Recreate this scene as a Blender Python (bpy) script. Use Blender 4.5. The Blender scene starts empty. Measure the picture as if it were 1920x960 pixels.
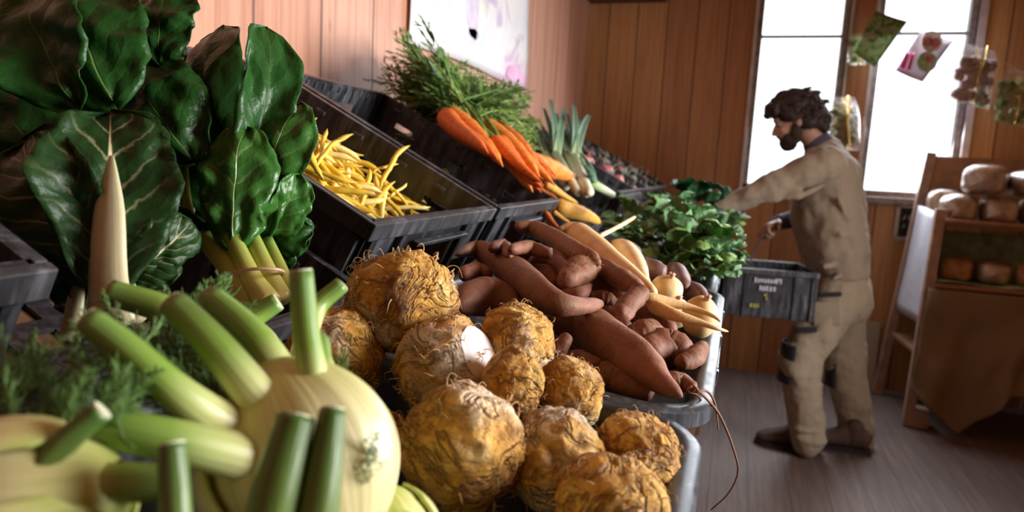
import bpy, bmesh, math, random
from mathutils import Vector, Matrix, noise
scene = bpy.context.scene
COL = scene.collection
RND = random.Random(11)
sin, cos, pi = math.sin, math.cos, math.pi
V = Vector
def lerp(a, b, t): return a + (b - a) * t

# ---------------------------------------------------------------- camera
# room axes: X across the aisle (stall on -X), Y along the stall to the far wall, Z up
CAMH, FPX = 1.29, 1280.0
TH, PT, RO = math.radians(17.8), math.radians(7.65), math.radians(3.1)
_h = V((-sin(TH), cos(TH), 0)); _r0 = V((cos(TH), sin(TH), 0))
_f = _h * cos(PT) - V((0, 0, 1)) * sin(PT); _u0 = _r0.cross(_f)
_r = _r0 * cos(RO) + _u0 * sin(RO); _u = _u0 * cos(RO) - _r0 * sin(RO)
CAM = V((0, 0, CAMH))
cam_d = bpy.data.cameras.new('camera'); cam = bpy.data.objects.new('camera', cam_d); COL.objects.link(cam)
cam.matrix_world = Matrix(((_r.x, _u.x, -_f.x, CAM.x), (_r.y, _u.y, -_f.y, CAM.y), (_r.z, _u.z, -_f.z, CAM.z), (0, 0, 0, 1)))
cam_d.sensor_width = 36; cam_d.lens = FPX / 1920 * 36; cam_d.clip_start = 0.02; cam_d.clip_end = 60
cam_d.dof.use_dof = True; cam_d.dof.focus_distance = 0.70; cam_d.dof.aperture_fstop = 6.0
scene.camera = cam

# ---------------------------------------------------------------- light and exposure
scene.view_settings.view_transform = 'Standard'; scene.view_settings.look = 'None'
scene.view_settings.exposure = 0.0; scene.view_settings.gamma = 1.0; scene.view_settings.use_curve_mapping = False
w = bpy.data.worlds.new('overcast sky'); scene.world = w; w.use_nodes = True
bg = w.node_tree.nodes['Background']; bg.inputs['Color'].default_value = (0.90, 0.95, 1.0, 1); bg.inputs['Strength'].default_value = 2.6
def area(name, loc, target, sx, sy, power, col, spread=180):
    l = bpy.data.lights.new(name, 'AREA'); l.shape = 'RECTANGLE'; l.size = sx; l.size_y = sy; l.spread = math.radians(spread); l.energy = power; l.color = col
    o = bpy.data.objects.new(name, l); COL.objects.link(o); o.location = loc
    o.rotation_euler = (V(target) - V(loc)).to_track_quat('-Z', 'Y').to_euler(); return o
# daylight coming in by the big shop opening in the wall across the aisle
area('daylight_opening', (2.16, 1.45, 1.58), (-0.6, 1.18, 1.2), 1.35, 1.3, 86, (1.0, 0.97, 0.95), 126)
# daylight coming in by the two windows of the far wall
area('daylight_window', (0.66, 4.66, 1.85), (0.66, 3.0, 1.2), 1.15, 1.2, 48, (0.86, 0.93, 1.0), 160)
try:
    scene.cycles.use_denoising = True; scene.cycles.max_bounces = 8; scene.cycles.transparent_max_bounces = 24
    scene.cycles.sample_clamp_indirect = 6.0; scene.cycles.caustics_reflective = False; scene.cycles.caustics_refractive = False
except Exception: pass

# ---------------------------------------------------------------- from a direction of view to places in the room
def ray(px, py): return _f + _r * ((px - 960) / FPX) + _u * ((480 - py) / FPX)
def at(px, py, z): return CAM + ray(px, py) * z
def atZ(px, py, Z): d = ray(px, py); return CAM + d * ((Z - CAMH) / d.z)
def atX(px, py, X): d = ray(px, py); return CAM + d * (X / d.x)
def atY(px, py, Y): d = ray(px, py); return CAM + d * (Y / d.y)
def atP(px, py, P0, n): d = ray(px, py); return CAM + d * ((P0 - CAM).dot(n) / d.dot(n))
def dep(P): return (P - CAM).dot(_f)

# ---------------------------------------------------------------- mesh helpers
def wmat(o):
    m = Matrix.Identity(4)
    while o is not None: m = o.matrix_basis @ m; o = o.parent
    return m
class MB:
    def __init__(s): s.v = []; s.f = []; s.uv = []
    def add(s, vs, fs, uv=None):
        b = len(s.v); s.v.extend(V(x) for x in vs); s.f.extend(tuple(b + i for i in q) for q in fs)
        s.uv.extend(uv if uv else [(0, 0)] * len(vs))
    def box(s, c, d, M=None):
        c = V(c); vs = [c + V((sx * d[0] / 2, sy * d[1] / 2, sz * d[2] / 2)) for sx in (-1, 1) for sy in (-1, 1) for sz in (-1, 1)]
        if M: vs = [M @ x for x in vs]
        s.add(vs, [(0, 1, 3, 2), (4, 6, 7, 5), (0, 4, 5, 1), (2, 3, 7, 6), (0, 2, 6, 4), (1, 5, 7, 3)])
    def tube(s, pts, rad, n=10, cap=True, sq=1.0, ref=None, prof=None):
        pts = [V(p) for p in pts]; m = len(pts)
        if not hasattr(rad, '__len__'): rad = [rad] * m
        tan = [(pts[min(i + 1, m - 1)] - pts[max(i - 1, 0)]).normalized() for i in range(m)]
        a = V(ref) if ref else (V((0, 0, 1)) if abs(tan[0].z) < .9 else V((1, 0, 0)))
        vs = []; uv = []
        for i in range(m):
            a = a - tan[i] * a.dot(tan[i])
            if a.length < 1e-6: a = tan[i].orthogonal()
            a.normalize(); b = tan[i].cross(a)
            for k in range(n):
                an = 2 * pi * k / n; q = prof(an, i / (m - 1)) if prof else 1.0
                vs.append(pts[i] + (a * cos(an) * sq + b * sin(an)) * rad[i] * q); uv.append((i / (m - 1), k / n))
        fs = [(i * n + k, i * n + (k + 1) % n, (i + 1) * n + (k + 1) % n, (i + 1) * n + k) for i in range(m - 1) for k in range(n)]
        if cap:
            vs += [pts[0], pts[-1]]; uv += [(0, .5), (1, .5)]; A = n * m
            fs += [(A, (k + 1) % n, k) for k in range(n)] + [(A + 1, n * (m - 1) + k, n * (m - 1) + (k + 1) % n) for k in range(n)]
        s.add(vs, fs, uv)
    def ball(s, c, d, sub=3, fn=None, M=None):
        bm = bmesh.new(); bmesh.ops.create_icosphere(bm, subdivisions=sub, radius=1.0)
        c = V(c); vs = []
        for x in bm.verts:
            p = x.co.copy(); q = fn(p) if fn else 1.0
            p = V((p.x * d[0], p.y * d[1], p.z * d[2])) * q
            if M: p = M @ p
            vs.append(c + p)
        fs = [tuple(x.index for x in q.verts) for q in bm.faces]; bm.free(); s.add(vs, fs)
    def sheet(s, fn, nu, nv):
        vs = []; uv = []
        for i in range(nu + 1):
            for j in range(nv + 1):
                vs.append(fn(i / nu, j / nv)); uv.append((i / nu, j / nv))
        s.add(vs, [(i * (nv + 1) + j, i * (nv + 1) + j + 1, (i + 1) * (nv + 1) + j + 1, (i + 1) * (nv + 1) + j) for i in range(nu) for j in range(nv)], uv)
    def build(s, name, m, parent=None, smooth=True, at=None, local=False, auto=None):
        me = bpy.data.meshes.new(name)
        if at is None and parent is None and not local:
            at = V((sum(x.x for x in s.v), sum(x.y for x in s.v), 0)) / max(len(s.v), 1); at.z = min(x.z for x in s.v)
        W = Matrix.Identity(4)
        if not local:
            W = wmat(parent).inverted() if parent else Matrix.Translation(-V(at))
        me.from_pydata([W @ x for x in s.v], [], s.f)
        l = me.uv_layers.new(name='UVMap')
        lv = [0] * len(me.loops); me.loops.foreach_get('vertex_index', lv)
        l.data.foreach_set('uv', [c for i in lv for c in s.uv[i]])
        if smooth: me.polygons.foreach_set('use_smooth', [True] * len(me.polygons))
        if m: me.materials.append(m)
        me.update()
        if auto: me.set_sharp_from_angle(angle=math.radians(auto))
        o = bpy.data.objects.new(name, me); COL.objects.link(o)
        if parent: o.parent = parent
        elif at is not None: o.location = at
        return o
def tag(o, label=None, cat=None, group=None, kind=None):
    for k, x in (('label', label), ('category', cat), ('group', group), ('kind', kind)):
        if x: o[k] = x
    return o
def thing(name, label, cat, loc=(0, 0, 0), group=None, M=None):
    o = bpy.data.objects.new(name, None); COL.objects.link(o); o.empty_display_size = .02
    if M is not None: o.matrix_basis = M
    else: o.location = loc
    return tag(o, label, cat, group)
def mod(o, t, **k):
    m = o.modifiers.new(t.lower(), t)
    for a, b in k.items(): setattr(m, a, b)
    return m
def bevel(o, wd, seg=2): return mod(o, 'BEVEL', width=wd, segments=seg, limit_method='ANGLE')
def copy_tree(o, label=None, group=None, parent=None):
    c = o.copy(); COL.objects.link(c)
    if parent: c.parent = parent
    for ch in [x for x in bpy.data.objects if x.parent == o]: copy_tree(ch, parent=c)
    if label: c['label'] = label
    if group: c['group'] = group
    return c
def frame(P, x, z):
    "matrix at P with local X along x and local Z near z"
    x = V(x).normalized(); z = V(z); z = (z - x * z.dot(x)).normalized(); y = z.cross(x)
    return Matrix(((x.x, y.x, z.x, P.x), (x.y, y.y, z.y, P.y), (x.z, y.z, z.z, P.z), (0, 0, 0, 1)))
def spline(pts, n):
    "Catmull-Rom through pts (tuples or vectors of any size)"
    pts = [tuple(p) for p in pts]; P = [tuple(2 * a - b for a, b in zip(pts[0], pts[1]))] + pts + [tuple(2 * a - b for a, b in zip(pts[-1], pts[-2]))]
    out = []; m = len(pts) - 1
    for i in range(n + 1):
        s = i / n * m; k = min(int(s), m - 1); t = s - k; a, b, c, d = P[k:k + 4]
        out.append(tuple(.5 * (2 * y + (z - x) * t + (2 * x - 5 * y + 4 * z - q) * t * t + (3 * y - x - 3 * z + q) * t ** 3) for x, y, z, q in zip(a, b, c, d)))
    return out

# ---------------------------------------------------------------- materials
class NT:
    def __init__(s, name):
        s.m = bpy.data.materials.new(name); s.m.use_nodes = True; s.t = s.m.node_tree; s.n = s.t.nodes; s.b = s.n['Principled BSDF']; s.out = s.n['Material Output']
    def node(s, t, **k):
        x = s.n.new(t)
        for a, b in k.items():
            if a.startswith('_'): setattr(x, a[1:], b)
        return x
    def put(s, x, i, val):
        if val is None: return
        if hasattr(val, 'is_output') or isinstance(val, bpy.types.NodeSocket): s.t.links.new(val, x.inputs[i])
        else: x.inputs[i].default_value = val
    def coord(s, kind='Object'): return s.node('ShaderNodeTexCoord').outputs[kind]
    def mapping(s, vec, sc=(1, 1, 1), rot=(0, 0, 0)):
        x = s.node('ShaderNodeMapping'); s.put(x, 'Vector', vec); s.put(x, 'Scale', sc); s.put(x, 'Rotation', rot); return x.outputs[0]
    def noise(s, vec, sc, det=4, rough=.5, dist=0):
        x = s.node('ShaderNodeTexNoise'); s.put(x, 'Vector', vec); s.put(x, 'Scale', sc); s.put(x, 'Detail', det); s.put(x, 'Roughness', rough); s.put(x, 'Distortion', dist); return x.outputs['Fac']
    def voro(s, vec, sc, feat='F1', out='Distance'):
        x = s.node('ShaderNodeTexVoronoi'); x.feature = feat; s.put(x, 'Vector', vec); s.put(x, 'Scale', sc); return x.outputs[out]
    def wave(s, vec, sc, dist=2, det=2, dirn='X'):
        x = s.node('ShaderNodeTexWave'); x.bands_direction = dirn; s.put(x, 'Vector', vec); s.put(x, 'Scale', sc); s.put(x, 'Distortion', dist); s.put(x, 'Detail', det); return x.outputs['Fac']
    def ramp(s, fac, stops):
        x = s.node('ShaderNodeValToRGB'); e = x.color_ramp.elements
        while len(e) < len(stops): e.new(.5)
        for q, (p, c) in zip(e, stops): q.position = p; q.color = tuple(c) + (1,) if len(c) == 3 else c
        s.put(x, 0, fac); return x.outputs[0]
    def mix(s, fac, a, b, mode='MIX'):
        x = s.node('ShaderNodeMix'); x.data_type = 'RGBA'; x.blend_type = mode
        s.put(x, 0, fac); s.put(x, 6, a + (1,) if isinstance(a, tuple) and len(a) == 3 else a); s.put(x, 7, b + (1,) if isinstance(b, tuple) and len(b) == 3 else b); return x.outputs[2]
    def math(s, op, a, b=None, c=None):
        x = s.node('ShaderNodeMath'); x.operation = op; s.put(x, 0, a); s.put(x, 1, b)
        if c is not None: s.put(x, 2, c)
        return x.outputs[0]
    def sep(s, vec):
        x = s.node('ShaderNodeSeparateXYZ'); s.put(x, 0, vec); return x.outputs
    def rng(s, v, a, b, c=0, d=1):
        x = s.node('ShaderNodeMapRange'); s.put(x, 0, v)
        for i, q in enumerate((a, b, c, d)): s.put(x, i + 1, q)
        return x.outputs[0]
    def bump(s, hgt, st=.3, dist=.01):
        x = s.node('ShaderNodeBump'); s.put(x, 'Strength', st); s.put(x, 'Distance', dist); s.put(x, 'Height', hgt); s.put(s.b, 'Normal', x.outputs[0])
    def rand(s): return s.node('ShaderNodeObjectInfo').outputs['Random']
    def set(s, **k):
        names = dict(col='Base Color', rough='Roughness', spec='Specular IOR Level', metal='Metallic', sss='Subsurface Weight', trans='Transmission Weight', alpha='Alpha', coat='Coat Weight', sheen='Sheen Weight', emit='Emission Strength', ecol='Emission Color')
        for a, b in k.items():
            if isinstance(b, tuple) and len(b) == 3: b = b + (1,)
            s.put(s.b, names[a], b)
        return s.m
def plain(name, col, rough=.6, var=.15, sc=20, **k):
    t = NT(name); f = t.noise(t.coord(), sc, 5)
    c2 = tuple(min(1, x * (1 - var)) for x in col); c3 = tuple(min(1, x * (1 + var)) for x in col)
    return t.set(col=t.ramp(f, [(.3, c2), (.7, c3)]), rough=rough, **k)
# ---------------------------------------------------------------- the room
WX, BY, CEIL = -1.06, 4.75, 2.62
RX, FY = 2.25, -1.6
def boards(name, axis, w0, off, tints, gap=.006, rough=.55):
    t = NT(name); co = t.coord(); x = t.sep(co)[axis]
    s = t.math('DIVIDE', t.math('SUBTRACT', x, off), w0); idx = t.math('FLOOR', s); fr = t.math('FRACT', s)
    wn = t.node('ShaderNodeTexWhiteNoise'); wn.noise_dimensions = '1D'; t.put(wn, 'W', idx)
    base = t.ramp(wn.outputs['Value'], [(i / (len(tints) - 1), c) for i, c in enumerate(tints)])
    cmb = t.node('ShaderNodeCombineXYZ'); t.put(cmb, 0, t.math('MULTIPLY', x, 26.0)); t.put(cmb, 1, t.math('MULTIPLY', idx, 7.3)); t.put(cmb, 2, t.math('MULTIPLY', t.sep(co)[2], 1.1))
    g = t.noise(cmb.outputs[0], 1.6, 6, .6, .9)
    col = t.mix(t.rng(g, .42, .66, 0, .6), base, t.mix(1, base, (.55, .42, .34), 'MULTIPLY'))
    k = t.voro(t.mapping(co, (3.2, 3.2, 1.5)), 1.3); col = t.mix(t.rng(k, .05, .0, 0, .75), col, (.08, .03, .015))
    e = t.math('MINIMUM', fr, t.math('SUBTRACT', 1.0, fr)); line = t.rng(e, gap / w0, gap / w0 * .45, 0, 1)
    col = t.mix(t.math('MULTIPLY', line, .8), col, (.05, .02, .01))
    t.bump(t.math('SUBTRACT', t.math('MULTIPLY', g, .15), line), .5, .006)
    return t.set(col=col, rough=rough)
M_WALLL = boards('larch boards', 1, .263, 1.056, [(.50, .235, .145), (.60, .31, .21), (.54, .27, .17), (.63, .34, .24)])
M_WALLB = boards('stained boards', 0, .195, -.925, [(.46, .22, .09), (.64, .36, .14), (.54, .27, .11), (.42, .20, .085)])
def floor_mat():
    t = NT('worn floorboards'); co = t.coord(); x, y, z = t.sep(co)
    s = t.math('DIVIDE', x, .16); fr = t.math('FRACT', s); idx = t.math('FLOOR', s)
    cm = t.node('ShaderNodeCombineXYZ'); t.put(cm, 0, t.math('MULTIPLY', x, 55.)); t.put(cm, 1, t.math('ADD', t.math('MULTIPLY', y, 2.2), t.math('MULTIPLY', idx, 3.7)))
    g = t.noise(cm.outputs[0], 1.0, 6, .65, .4); d = t.noise(co, 2.2, 5)
    col = t.ramp(g, [(.3, (.085, .058, .050)), (.55, (.165, .115, .098)), (.75, (.23, .165, .14))])
    col = t.mix(t.rng(d, .35, .65, 0, .5), col, (.11, .085, .08))
    e = t.math('MINIMUM', fr, t.math('SUBTRACT', 1.0, fr)); ln = t.rng(e, .03, .008, 0, .3); col = t.mix(ln, col, (.03, .02, .016))
    sp = t.noise(co, 60, 4, .7); col = t.mix(t.rng(sp, .55, .7, 0, .5), col, (.05, .036, .03)); t.bump(t.math('SUBTRACT', g, ln), .35, .006); return t.set(col=col, rough=.5)
M_FLOOR = floor_mat()
M_CEIL = boards('ceiling boards', 0, .15, 0, [(.34, .17, .08), (.42, .22, .11)])
M_FRAME = plain('weathered window paint', (.30, .25, .24), .5, .4, 30)
M_FRAMEW = plain('pale window trim', (.62, .55, .52), .5, .15, 12)
M_POST = boards('window post', 0, .3, 0, [(.33, .12, .05), (.38, .15, .06)], gap=.001)
M_DARKWOOD = boards('dark timber', 1, .4, .1, [(.10, .05, .03), (.13, .07, .04)], gap=.001)
def glass_mat():
    t = NT('window glass'); tr = t.node('ShaderNodeBsdfTransparent'); gl = t.node('ShaderNodeBsdfGlossy'); t.put(gl, 'Roughness', .03)
    fz = t.node('ShaderNodeFresnel'); t.put(fz, 'IOR', 1.45); mx = t.node('ShaderNodeMixShader'); t.put(mx, 0, fz.outputs[0]); t.put(mx, 1, tr.outputs[0]); t.put(mx, 2, gl.outputs[0])
    t.t.links.new(mx.outputs[0], t.out.inputs['Surface']); return t.m
M_GLASS = glass_mat()
def struct(o): o['kind'] = 'structure'; return o
def slab(name, lo, hi, m, holes=None):
    b = MB(); lo, hi = V(lo), V(hi); b.box((lo + hi) / 2, hi - lo); return struct(b.build(name, m, smooth=False, at=(0, 0, 0)))
slab('floor', (WX - .1, FY - .1, -.1), (RX + .1, BY + .1, 0), M_FLOOR)
slab('ceiling', (WX - .1, FY - .1, CEIL), (RX + .1, BY + .1, CEIL + .1), M_CEIL)
slab('wall_left', (WX - .1, FY - .1, 0), (WX, BY + .1, CEIL), M_WALLL)
slab('wall_front', (WX, FY - .1, 0), (RX, FY, CEIL), M_WALLL)
WIN = [(.03, .565), (.72, 1.245)]; SILL, WTOP = 1.215, 2.50
def holed(name, fn, a0, a1, z1, holes, m, th):
    "wall with real openings: fn(a, depth, z) gives a point"
    xs = sorted({a0, a1} | {h[0] for h in holes} | {h[1] for h in holes}); zs = sorted({0, z1} | {h[2] for h in holes} | {h[3] for h in holes})
    inh = lambda a, z: any(h[0] < a < h[1] and h[2] < z < h[3] for h in holes)
    b = MB()
    solid = lambda i, j: 0 <= i < len(xs) - 1 and 0 <= j < len(zs) - 1 and not inh((xs[i] + xs[i + 1]) / 2, (zs[j] + zs[j + 1]) / 2)
    for i in range(len(xs) - 1):
        for j in range(len(zs) - 1):
            if not solid(i, j): continue
            q = [(xs[i], zs[j]), (xs[i + 1], zs[j]), (xs[i + 1], zs[j + 1]), (xs[i], zs[j + 1])]
            for d in (0, th): b.add([fn(a, d, z) for a, z in q], [(0, 1, 2, 3)])
            for k, (di, dj) in enumerate(((0, -1), (1, 0), (0, 1), (-1, 0))):
                if not solid(i + di, j + dj):
                    (a, z), (c, e) = q[k], q[(k + 1) % 4]; b.add([fn(a, 0, z), fn(c, 0, e), fn(c, th, e), fn(a, th, z)], [(0, 1, 2, 3)])
    return struct(b.build(name, m, smooth=False, at=(0, 0, 0)))
holed('wall_back', lambda a, d, z: V((a, BY + d, z)), WX - .1, RX + .1, CEIL, [(x0, x1, SILL, WTOP) for x0, x1 in WIN], M_WALLB, .1)
holed('wall_right', lambda a, d, z: V((RX + d, a, z)), FY - .1, BY, CEIL, [(.75, 2.15, .9, 2.25)], M_WALLB, .1)
def window(name, x0, x1, bars):
    b = MB(); fw = .035
    for xx in (x0 + fw / 2, x1 - fw / 2): b.box((xx, BY + .05, (SILL + WTOP) / 2), (fw, .07, WTOP - SILL))
    for zz in (SILL + fw / 2, WTOP - fw / 2): b.box(((x0 + x1) / 2, BY + .05, zz), (x1 - x0, .07, fw))
    fr = struct(b.build(name, M_FRAME, smooth=False, at=((x0 + x1) / 2, BY, SILL))); bevel(fr, .004)
    c = MB()
    for zz in bars: c.box(((x0 + x1) / 2, BY + .045, zz), (x1 - x0 - 2 * fw, .03, .016))
    c.build('glazing_bar', M_FRAME, fr, False)
    g = MB(); g.box(((x0 + x1) / 2, BY + .05, (SILL + WTOP) / 2), (x1 - x0 - fw, .004, WTOP - SILL - fw)); g.build('pane', M_GLASS, fr, False)
    s = MB(); s.box(((x0 + x1) / 2, BY - .005, SILL - .022), (x1 - x0 + .06, .09, .04)); so = s.build('window_sill', M_FRAME, fr, False); bevel(so, .006)
    return fr
window('window_1', WIN[0][0], WIN[0][1], (2.185,)); window('window_2', WIN[1][0], WIN[1][1], (2.20,))
def trim(name, lo, hi, m): o = slab(name, lo, hi, m); bevel(o, .003); return o
trim('trim_1', (.585, BY - .03, SILL - .04), (.70, BY + .02, WTOP + .1), M_POST)
trim('trim_2', (.012, BY - .022, SILL - .03), (.034, BY + .03, WTOP + .05), M_FRAMEW)
trim('trim_3', (.565, BY - .012, SILL), (.585, BY + .03, WTOP + .05), M_FRAMEW)
trim('trim_4', (.70, BY - .012, SILL), (.722, BY + .03, WTOP + .05), M_FRAMEW)
trim('trim_5', (1.245, BY - .03, SILL - .04), (1.285, BY + .03, WTOP + .05), M_FRAMEW)
trim('trim_6', (-1.06, 4.62, 2.40), (-.55, 4.75, 2.62), M_DARKWOOD)
# window in the side wall that the daylight enters by
b = MB()
for yy in (.77, 1.45, 2.13): b.box((RX + .05, yy, 1.575), (.06, .045, 1.35))
for zz in (.92, 2.23): b.box((RX + .05, 1.45, zz), (.06, 1.4, .045))
w3 = struct(b.build('window_3', M_FRAME, smooth=False)); g = MB(); g.box((RX + .05, 1.45, 1.575), (.004, 1.34, 1.30)); g.build('pane', M_GLASS, w3, False)
# ---------------------------------------------------------------- stall: stand, crates, trays
def plastic(name, col, rough, scuff):
    t = NT(name); co = t.coord(); a = t.noise(t.mapping(co, (60, 60, 9)), 1.0, 6, .7); b = t.noise(co, 9, 4)
    f = t.math('MULTIPLY', t.rng(a, .44, .72), t.rng(b, .32, .62))
    c = t.mix(f, col, scuff); t.bump(a, .08, .002)
    return t.set(col=c, rough=t.rng(a, .2, .8, rough - .1, rough + .14), spec=.5)
M_CRATE = plastic('black crate plastic', (.020, .020, .023), .36, (.15, .16, .19))
M_RIM = plastic('scuffed crate rim', (.036, .035, .039), .34, (.20, .20, .22))
M_TRAY = plastic('grey tray plastic', (.036, .040, .048), .34, (.19, .21, .25))
M_STAND = boards('stand timber', 1, .5, .2, [(.20, .11, .06), (.24, .13, .07)], gap=.001)
TAU = math.radians(26.9); CW, CL, CH = .440, .553, .165
FX, FZ = -.407, CAMH - .082
def crate_matrix(y0, drop=0.0, fx=FX, fz=FZ, tau=TAU, h=CH):
    x = V((0, 1, 0)); y = V((-cos(tau), 0, sin(tau))); z = V((sin(tau), 0, cos(tau)))
    o = V((fx, y0, fz - drop)) - z * h
    return Matrix(((x.x, y.x, z.x, o.x), (x.y, y.y, z.y, o.y), (x.z, y.z, z.z, o.z), (0, 0, 0, 1)))
def panel(b, fn, a0, a1, c0, c1, holes, th):
    xs = sorted({a0, a1} | {h[0] for h in holes} | {h[1] for h in holes}); zs = sorted({c0, c1} | {h[2] for h in holes} | {h[3] for h in holes})
    so = lambda i, j: 0 <= i < len(xs) - 1 and 0 <= j < len(zs) - 1 and not any(h[0] < (xs[i] + xs[i + 1]) / 2 < h[1] and h[2] < (zs[j] + zs[j + 1]) / 2 < h[3] for h in holes)
    ix = {}
    vs = []; fs = []
    def g(i, j, d):
        if (i, j, d) not in ix: ix[(i, j, d)] = len(vs); vs.append(fn(xs[i], zs[j], d * th))
        return ix[(i, j, d)]
    for i in range(len(xs) - 1):
        for j in range(len(zs) - 1):
            if not so(i, j): continue
            q = [(i, j), (i + 1, j), (i + 1, j + 1), (i, j + 1)]
            for d in (0, 1): fs.append(tuple(g(a, c, d) for a, c in q))
            for k, (di, dj) in enumerate(((0, -1), (1, 0), (0, 1), (-1, 0))):
                if not so(i + di, j + dj): a, c = q[k], q[(k + 1) % 4]; fs.append((g(*a, 0), g(*c, 0), g(*c, 1), g(*a, 1)))
    b.add(vs, fs)
def crate_parts(root, W=CW, L=CL, H=CH, mat=None, rim=None, closed=False):
    mat = mat or M_CRATE; rim = rim or M_RIM; e = .010; t = .004; zr = H - .026
    b = MB()
    ends = [(W * .36, W * .72, H - .118, H - .044), (W * .79, W * .955, .0, H - .105), (W * .045, W * .20, .0, H - .105)] + [(W * .40 + k * .024, W * .40 + k * .024 + .010, .012, .036) for k in range(6)]
    panel(b, lambda a, c, d: V((a, e + d, c)), e, W - e, 0, H, [] if closed else ends, t)
    panel(b, lambda a, c, d: V((a, L - e - d, c)), e, W - e, 0, H, ends, t)
    side = [(L * .14, L * .24, H - .062, H - .048), (L * .76, L * .86, H - .062, H - .048), (L * .45, L * .55, H - .062, H - .048)]
    side += [(L * q + k * .022, L * q + k * .022 + .010, .03, .085) for q in (.17, .62) for k in range(6)]
    for s in (0, 1): panel(b, lambda a, c, d: V(((e + d) if s == 0 else (W - e - d), a, c)), e, L - e, 0, H, side, t)
    slots = [(W * .12 + i * .055, W * .12 + i * .055 + .03, L * .1 + j * .05, L * .1 + j * .05 + .03) for i in range(6) for j in range(9)]
    panel(b, lambda a, c, d: V((a, c, d)), e, W - e, e, L - e, slots, t)
    for x in (e - .004, W - e + .004):                      # corner posts and ribs outside
        for y in (L * .04, L * .34, L * .66, L * .96): b.box((x, y, zr / 2), (.008, .012, zr))
    for y in (e - .004, L - e + .004):
        for x in (W * .05, W * .235, W * .765, W * .95): b.box((x, y, zr / 2), (.012, .008, zr))
    o = b.build('crate_wall', mat, root, False, local=True)
    r = MB(); lip = .010                                    # rim: a hollow frame with an outer skirt and inner clips
    for y in (lip / 2, L - lip / 2): r.box((W / 2, y, H - .012), (W, lip, .024))
    for x in (lip / 2, W - lip / 2): r.box((x, L / 2, H - .012), (lip, L - 2 * lip, .024))
    for q in (.2, .36, .55, .72, .88):
        for x in (lip + .004, W - lip - .004): r.box((x, L * q, H - .02), (.010, .022, .008))
    for k in range(13):
        for y in (lip + .004, L - lip - .004): r.box((W * .07 + k * W * .0717, y, H - .013), (.008, .009, .014))
    ro = r.build('rim', rim, root, False, local=True); bevel(ro, .0016)
    for y in ((L + .001,) if closed else (-.001, L + .001)):                             # a lip along the top of each hand hole
        g = MB(); g.box((W * .54, y, H - .041), (W * .42, .012, .006)); bevel(g.build('handle_lip', rim, root, False, local=True), .0015)
def crate(label, y0, drop=0.0, name='vegetable_crate', group='black crates on the upper shelf', **k):
    r = thing(name, label, 'crate', group=group, M=crate_matrix(y0, drop, **k)); return r
Y1, Y2, Y3 = .728, 1.188, 1.634
CR = {}
for key, lab, y0, drop in (('end', 'black plastic crate beside the white-ribbed chard at the near end of the shelf', -.118, .0),
        ('chard', 'low black crate underneath the dark green chard', .290, .085),
        ('beans', 'black slatted crate holding the yellow beans', Y1, 0),
        ('empty', 'almost empty black crate between the bean crate and the carrots', Y2, 0),
        ('carrot', 'low black crate under the orange carrots and their green tops', 1.64, .10),
        ('carrot2', 'low black crate under the paler carrots beside the leeks', 2.085, .10),
        ('leek', 'black crate holding the leeks', 2.535, 0), ('beet', 'black crate of reddish roots just behind the leek crate', 2.985, 0),
        ('dark', 'black crate of dark roots, second behind the leek crate', 3.435, 0), ('last', 'black crate closest to the far board wall', 3.885, 0)):
    CR[key] = crate(lab, y0, drop)
proto = CR['end']; crate_parts(proto)
for k, r in CR.items():
    if r is proto: continue
    for ch in [c for c in bpy.data.objects if c.parent == proto]:
        c = ch.copy(); COL.objects.link(c); c.parent = r
# moulded trays of the lower tier
def rrect(L, W, rad, n):
    out = []
    for cx, cy, a0 in ((L - rad, W - rad, 0), (rad, W - rad, 90), (rad, rad, 180), (L - rad, rad, 270)):
        for k in range(n + 1): a = math.radians(a0 + 90 * k / n); out.append((cx + rad * cos(a), cy + rad * sin(a)))
    return out
def tray(label, y0, y1, xf, zf, depth, tilt, H=.12, name='moulded_tray', rad=.055):
    L, W = y1 - y0, depth; x = V((0, 1, 0)); y = V((-cos(tilt), 0, sin(tilt))); z = V((sin(tilt), 0, cos(tilt))); o = V((xf, y0, zf)) - z * H
    M = Matrix(((x.x, y.x, z.x, o.x), (x.y, y.y, z.y, o.y), (x.z, y.z, z.z, o.z), (0, 0, 0, 1)))
    root = thing(name, label, 'tray', group='grey moulded trays on the lower tier', M=M)
    n = 8; prof = [(.024, .004), (.018, .008), (.012, H - .014), (.009, H - .004), (.004, H), (-.008, H), (-.012, H - .003), (-.013, H - .016), (-.011, H - .018), (-.006, H - .014), (.004, H - .018), (.012, .004), (.018, 0)]
    b = MB(); vs = []; m = 4 * (n + 1)
    for ins, zz in prof:
        for px, py in rrect(L - 2 * ins, W - 2 * ins, max(rad - ins, .01), n): vs.append(V((px + ins, py + ins, zz)))
    K = len(prof); fs = [(i * m + k, i * m + (k + 1) % m, (i + 1) * m + (k + 1) % m, (i + 1) * m + k) for i in range(K - 1) for k in range(m)]
    fs += [tuple(range(m)), tuple(reversed([(K - 1) * m + k for k in range(m)]))]
    b.add(vs, fs); b.build('tray_wall', M_TRAY, root, True, local=True, auto=40)
    r = MB()
    for q in (.25, .5, .75): r.box((L * q, -.0125, H - .012), (.012, .004, .018))
    r.box((L * .5, -.0135, H - .026), (L * .28, .004, .010)); bevel(r.build('handle_rib', M_TRAY, root, False, local=True), .001)
    return root
TF = CAMH - .207
T_CEL = tray('grey moulded tray holding the celeriac and fennel', -.10, .575, -.018, TF, .372, math.radians(4), H=.135)
T_SWE = tray('grey moulded tray holding the sweet potatoes and turnips', .592, 1.275, -.014, TF, .372, math.radians(5.6), H=.12)
T_GRN = tray('grey moulded tray under the spring greens', 1.30, 1.96, -.03, TF - .01, .36, math.radians(6), H=.12)
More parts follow.
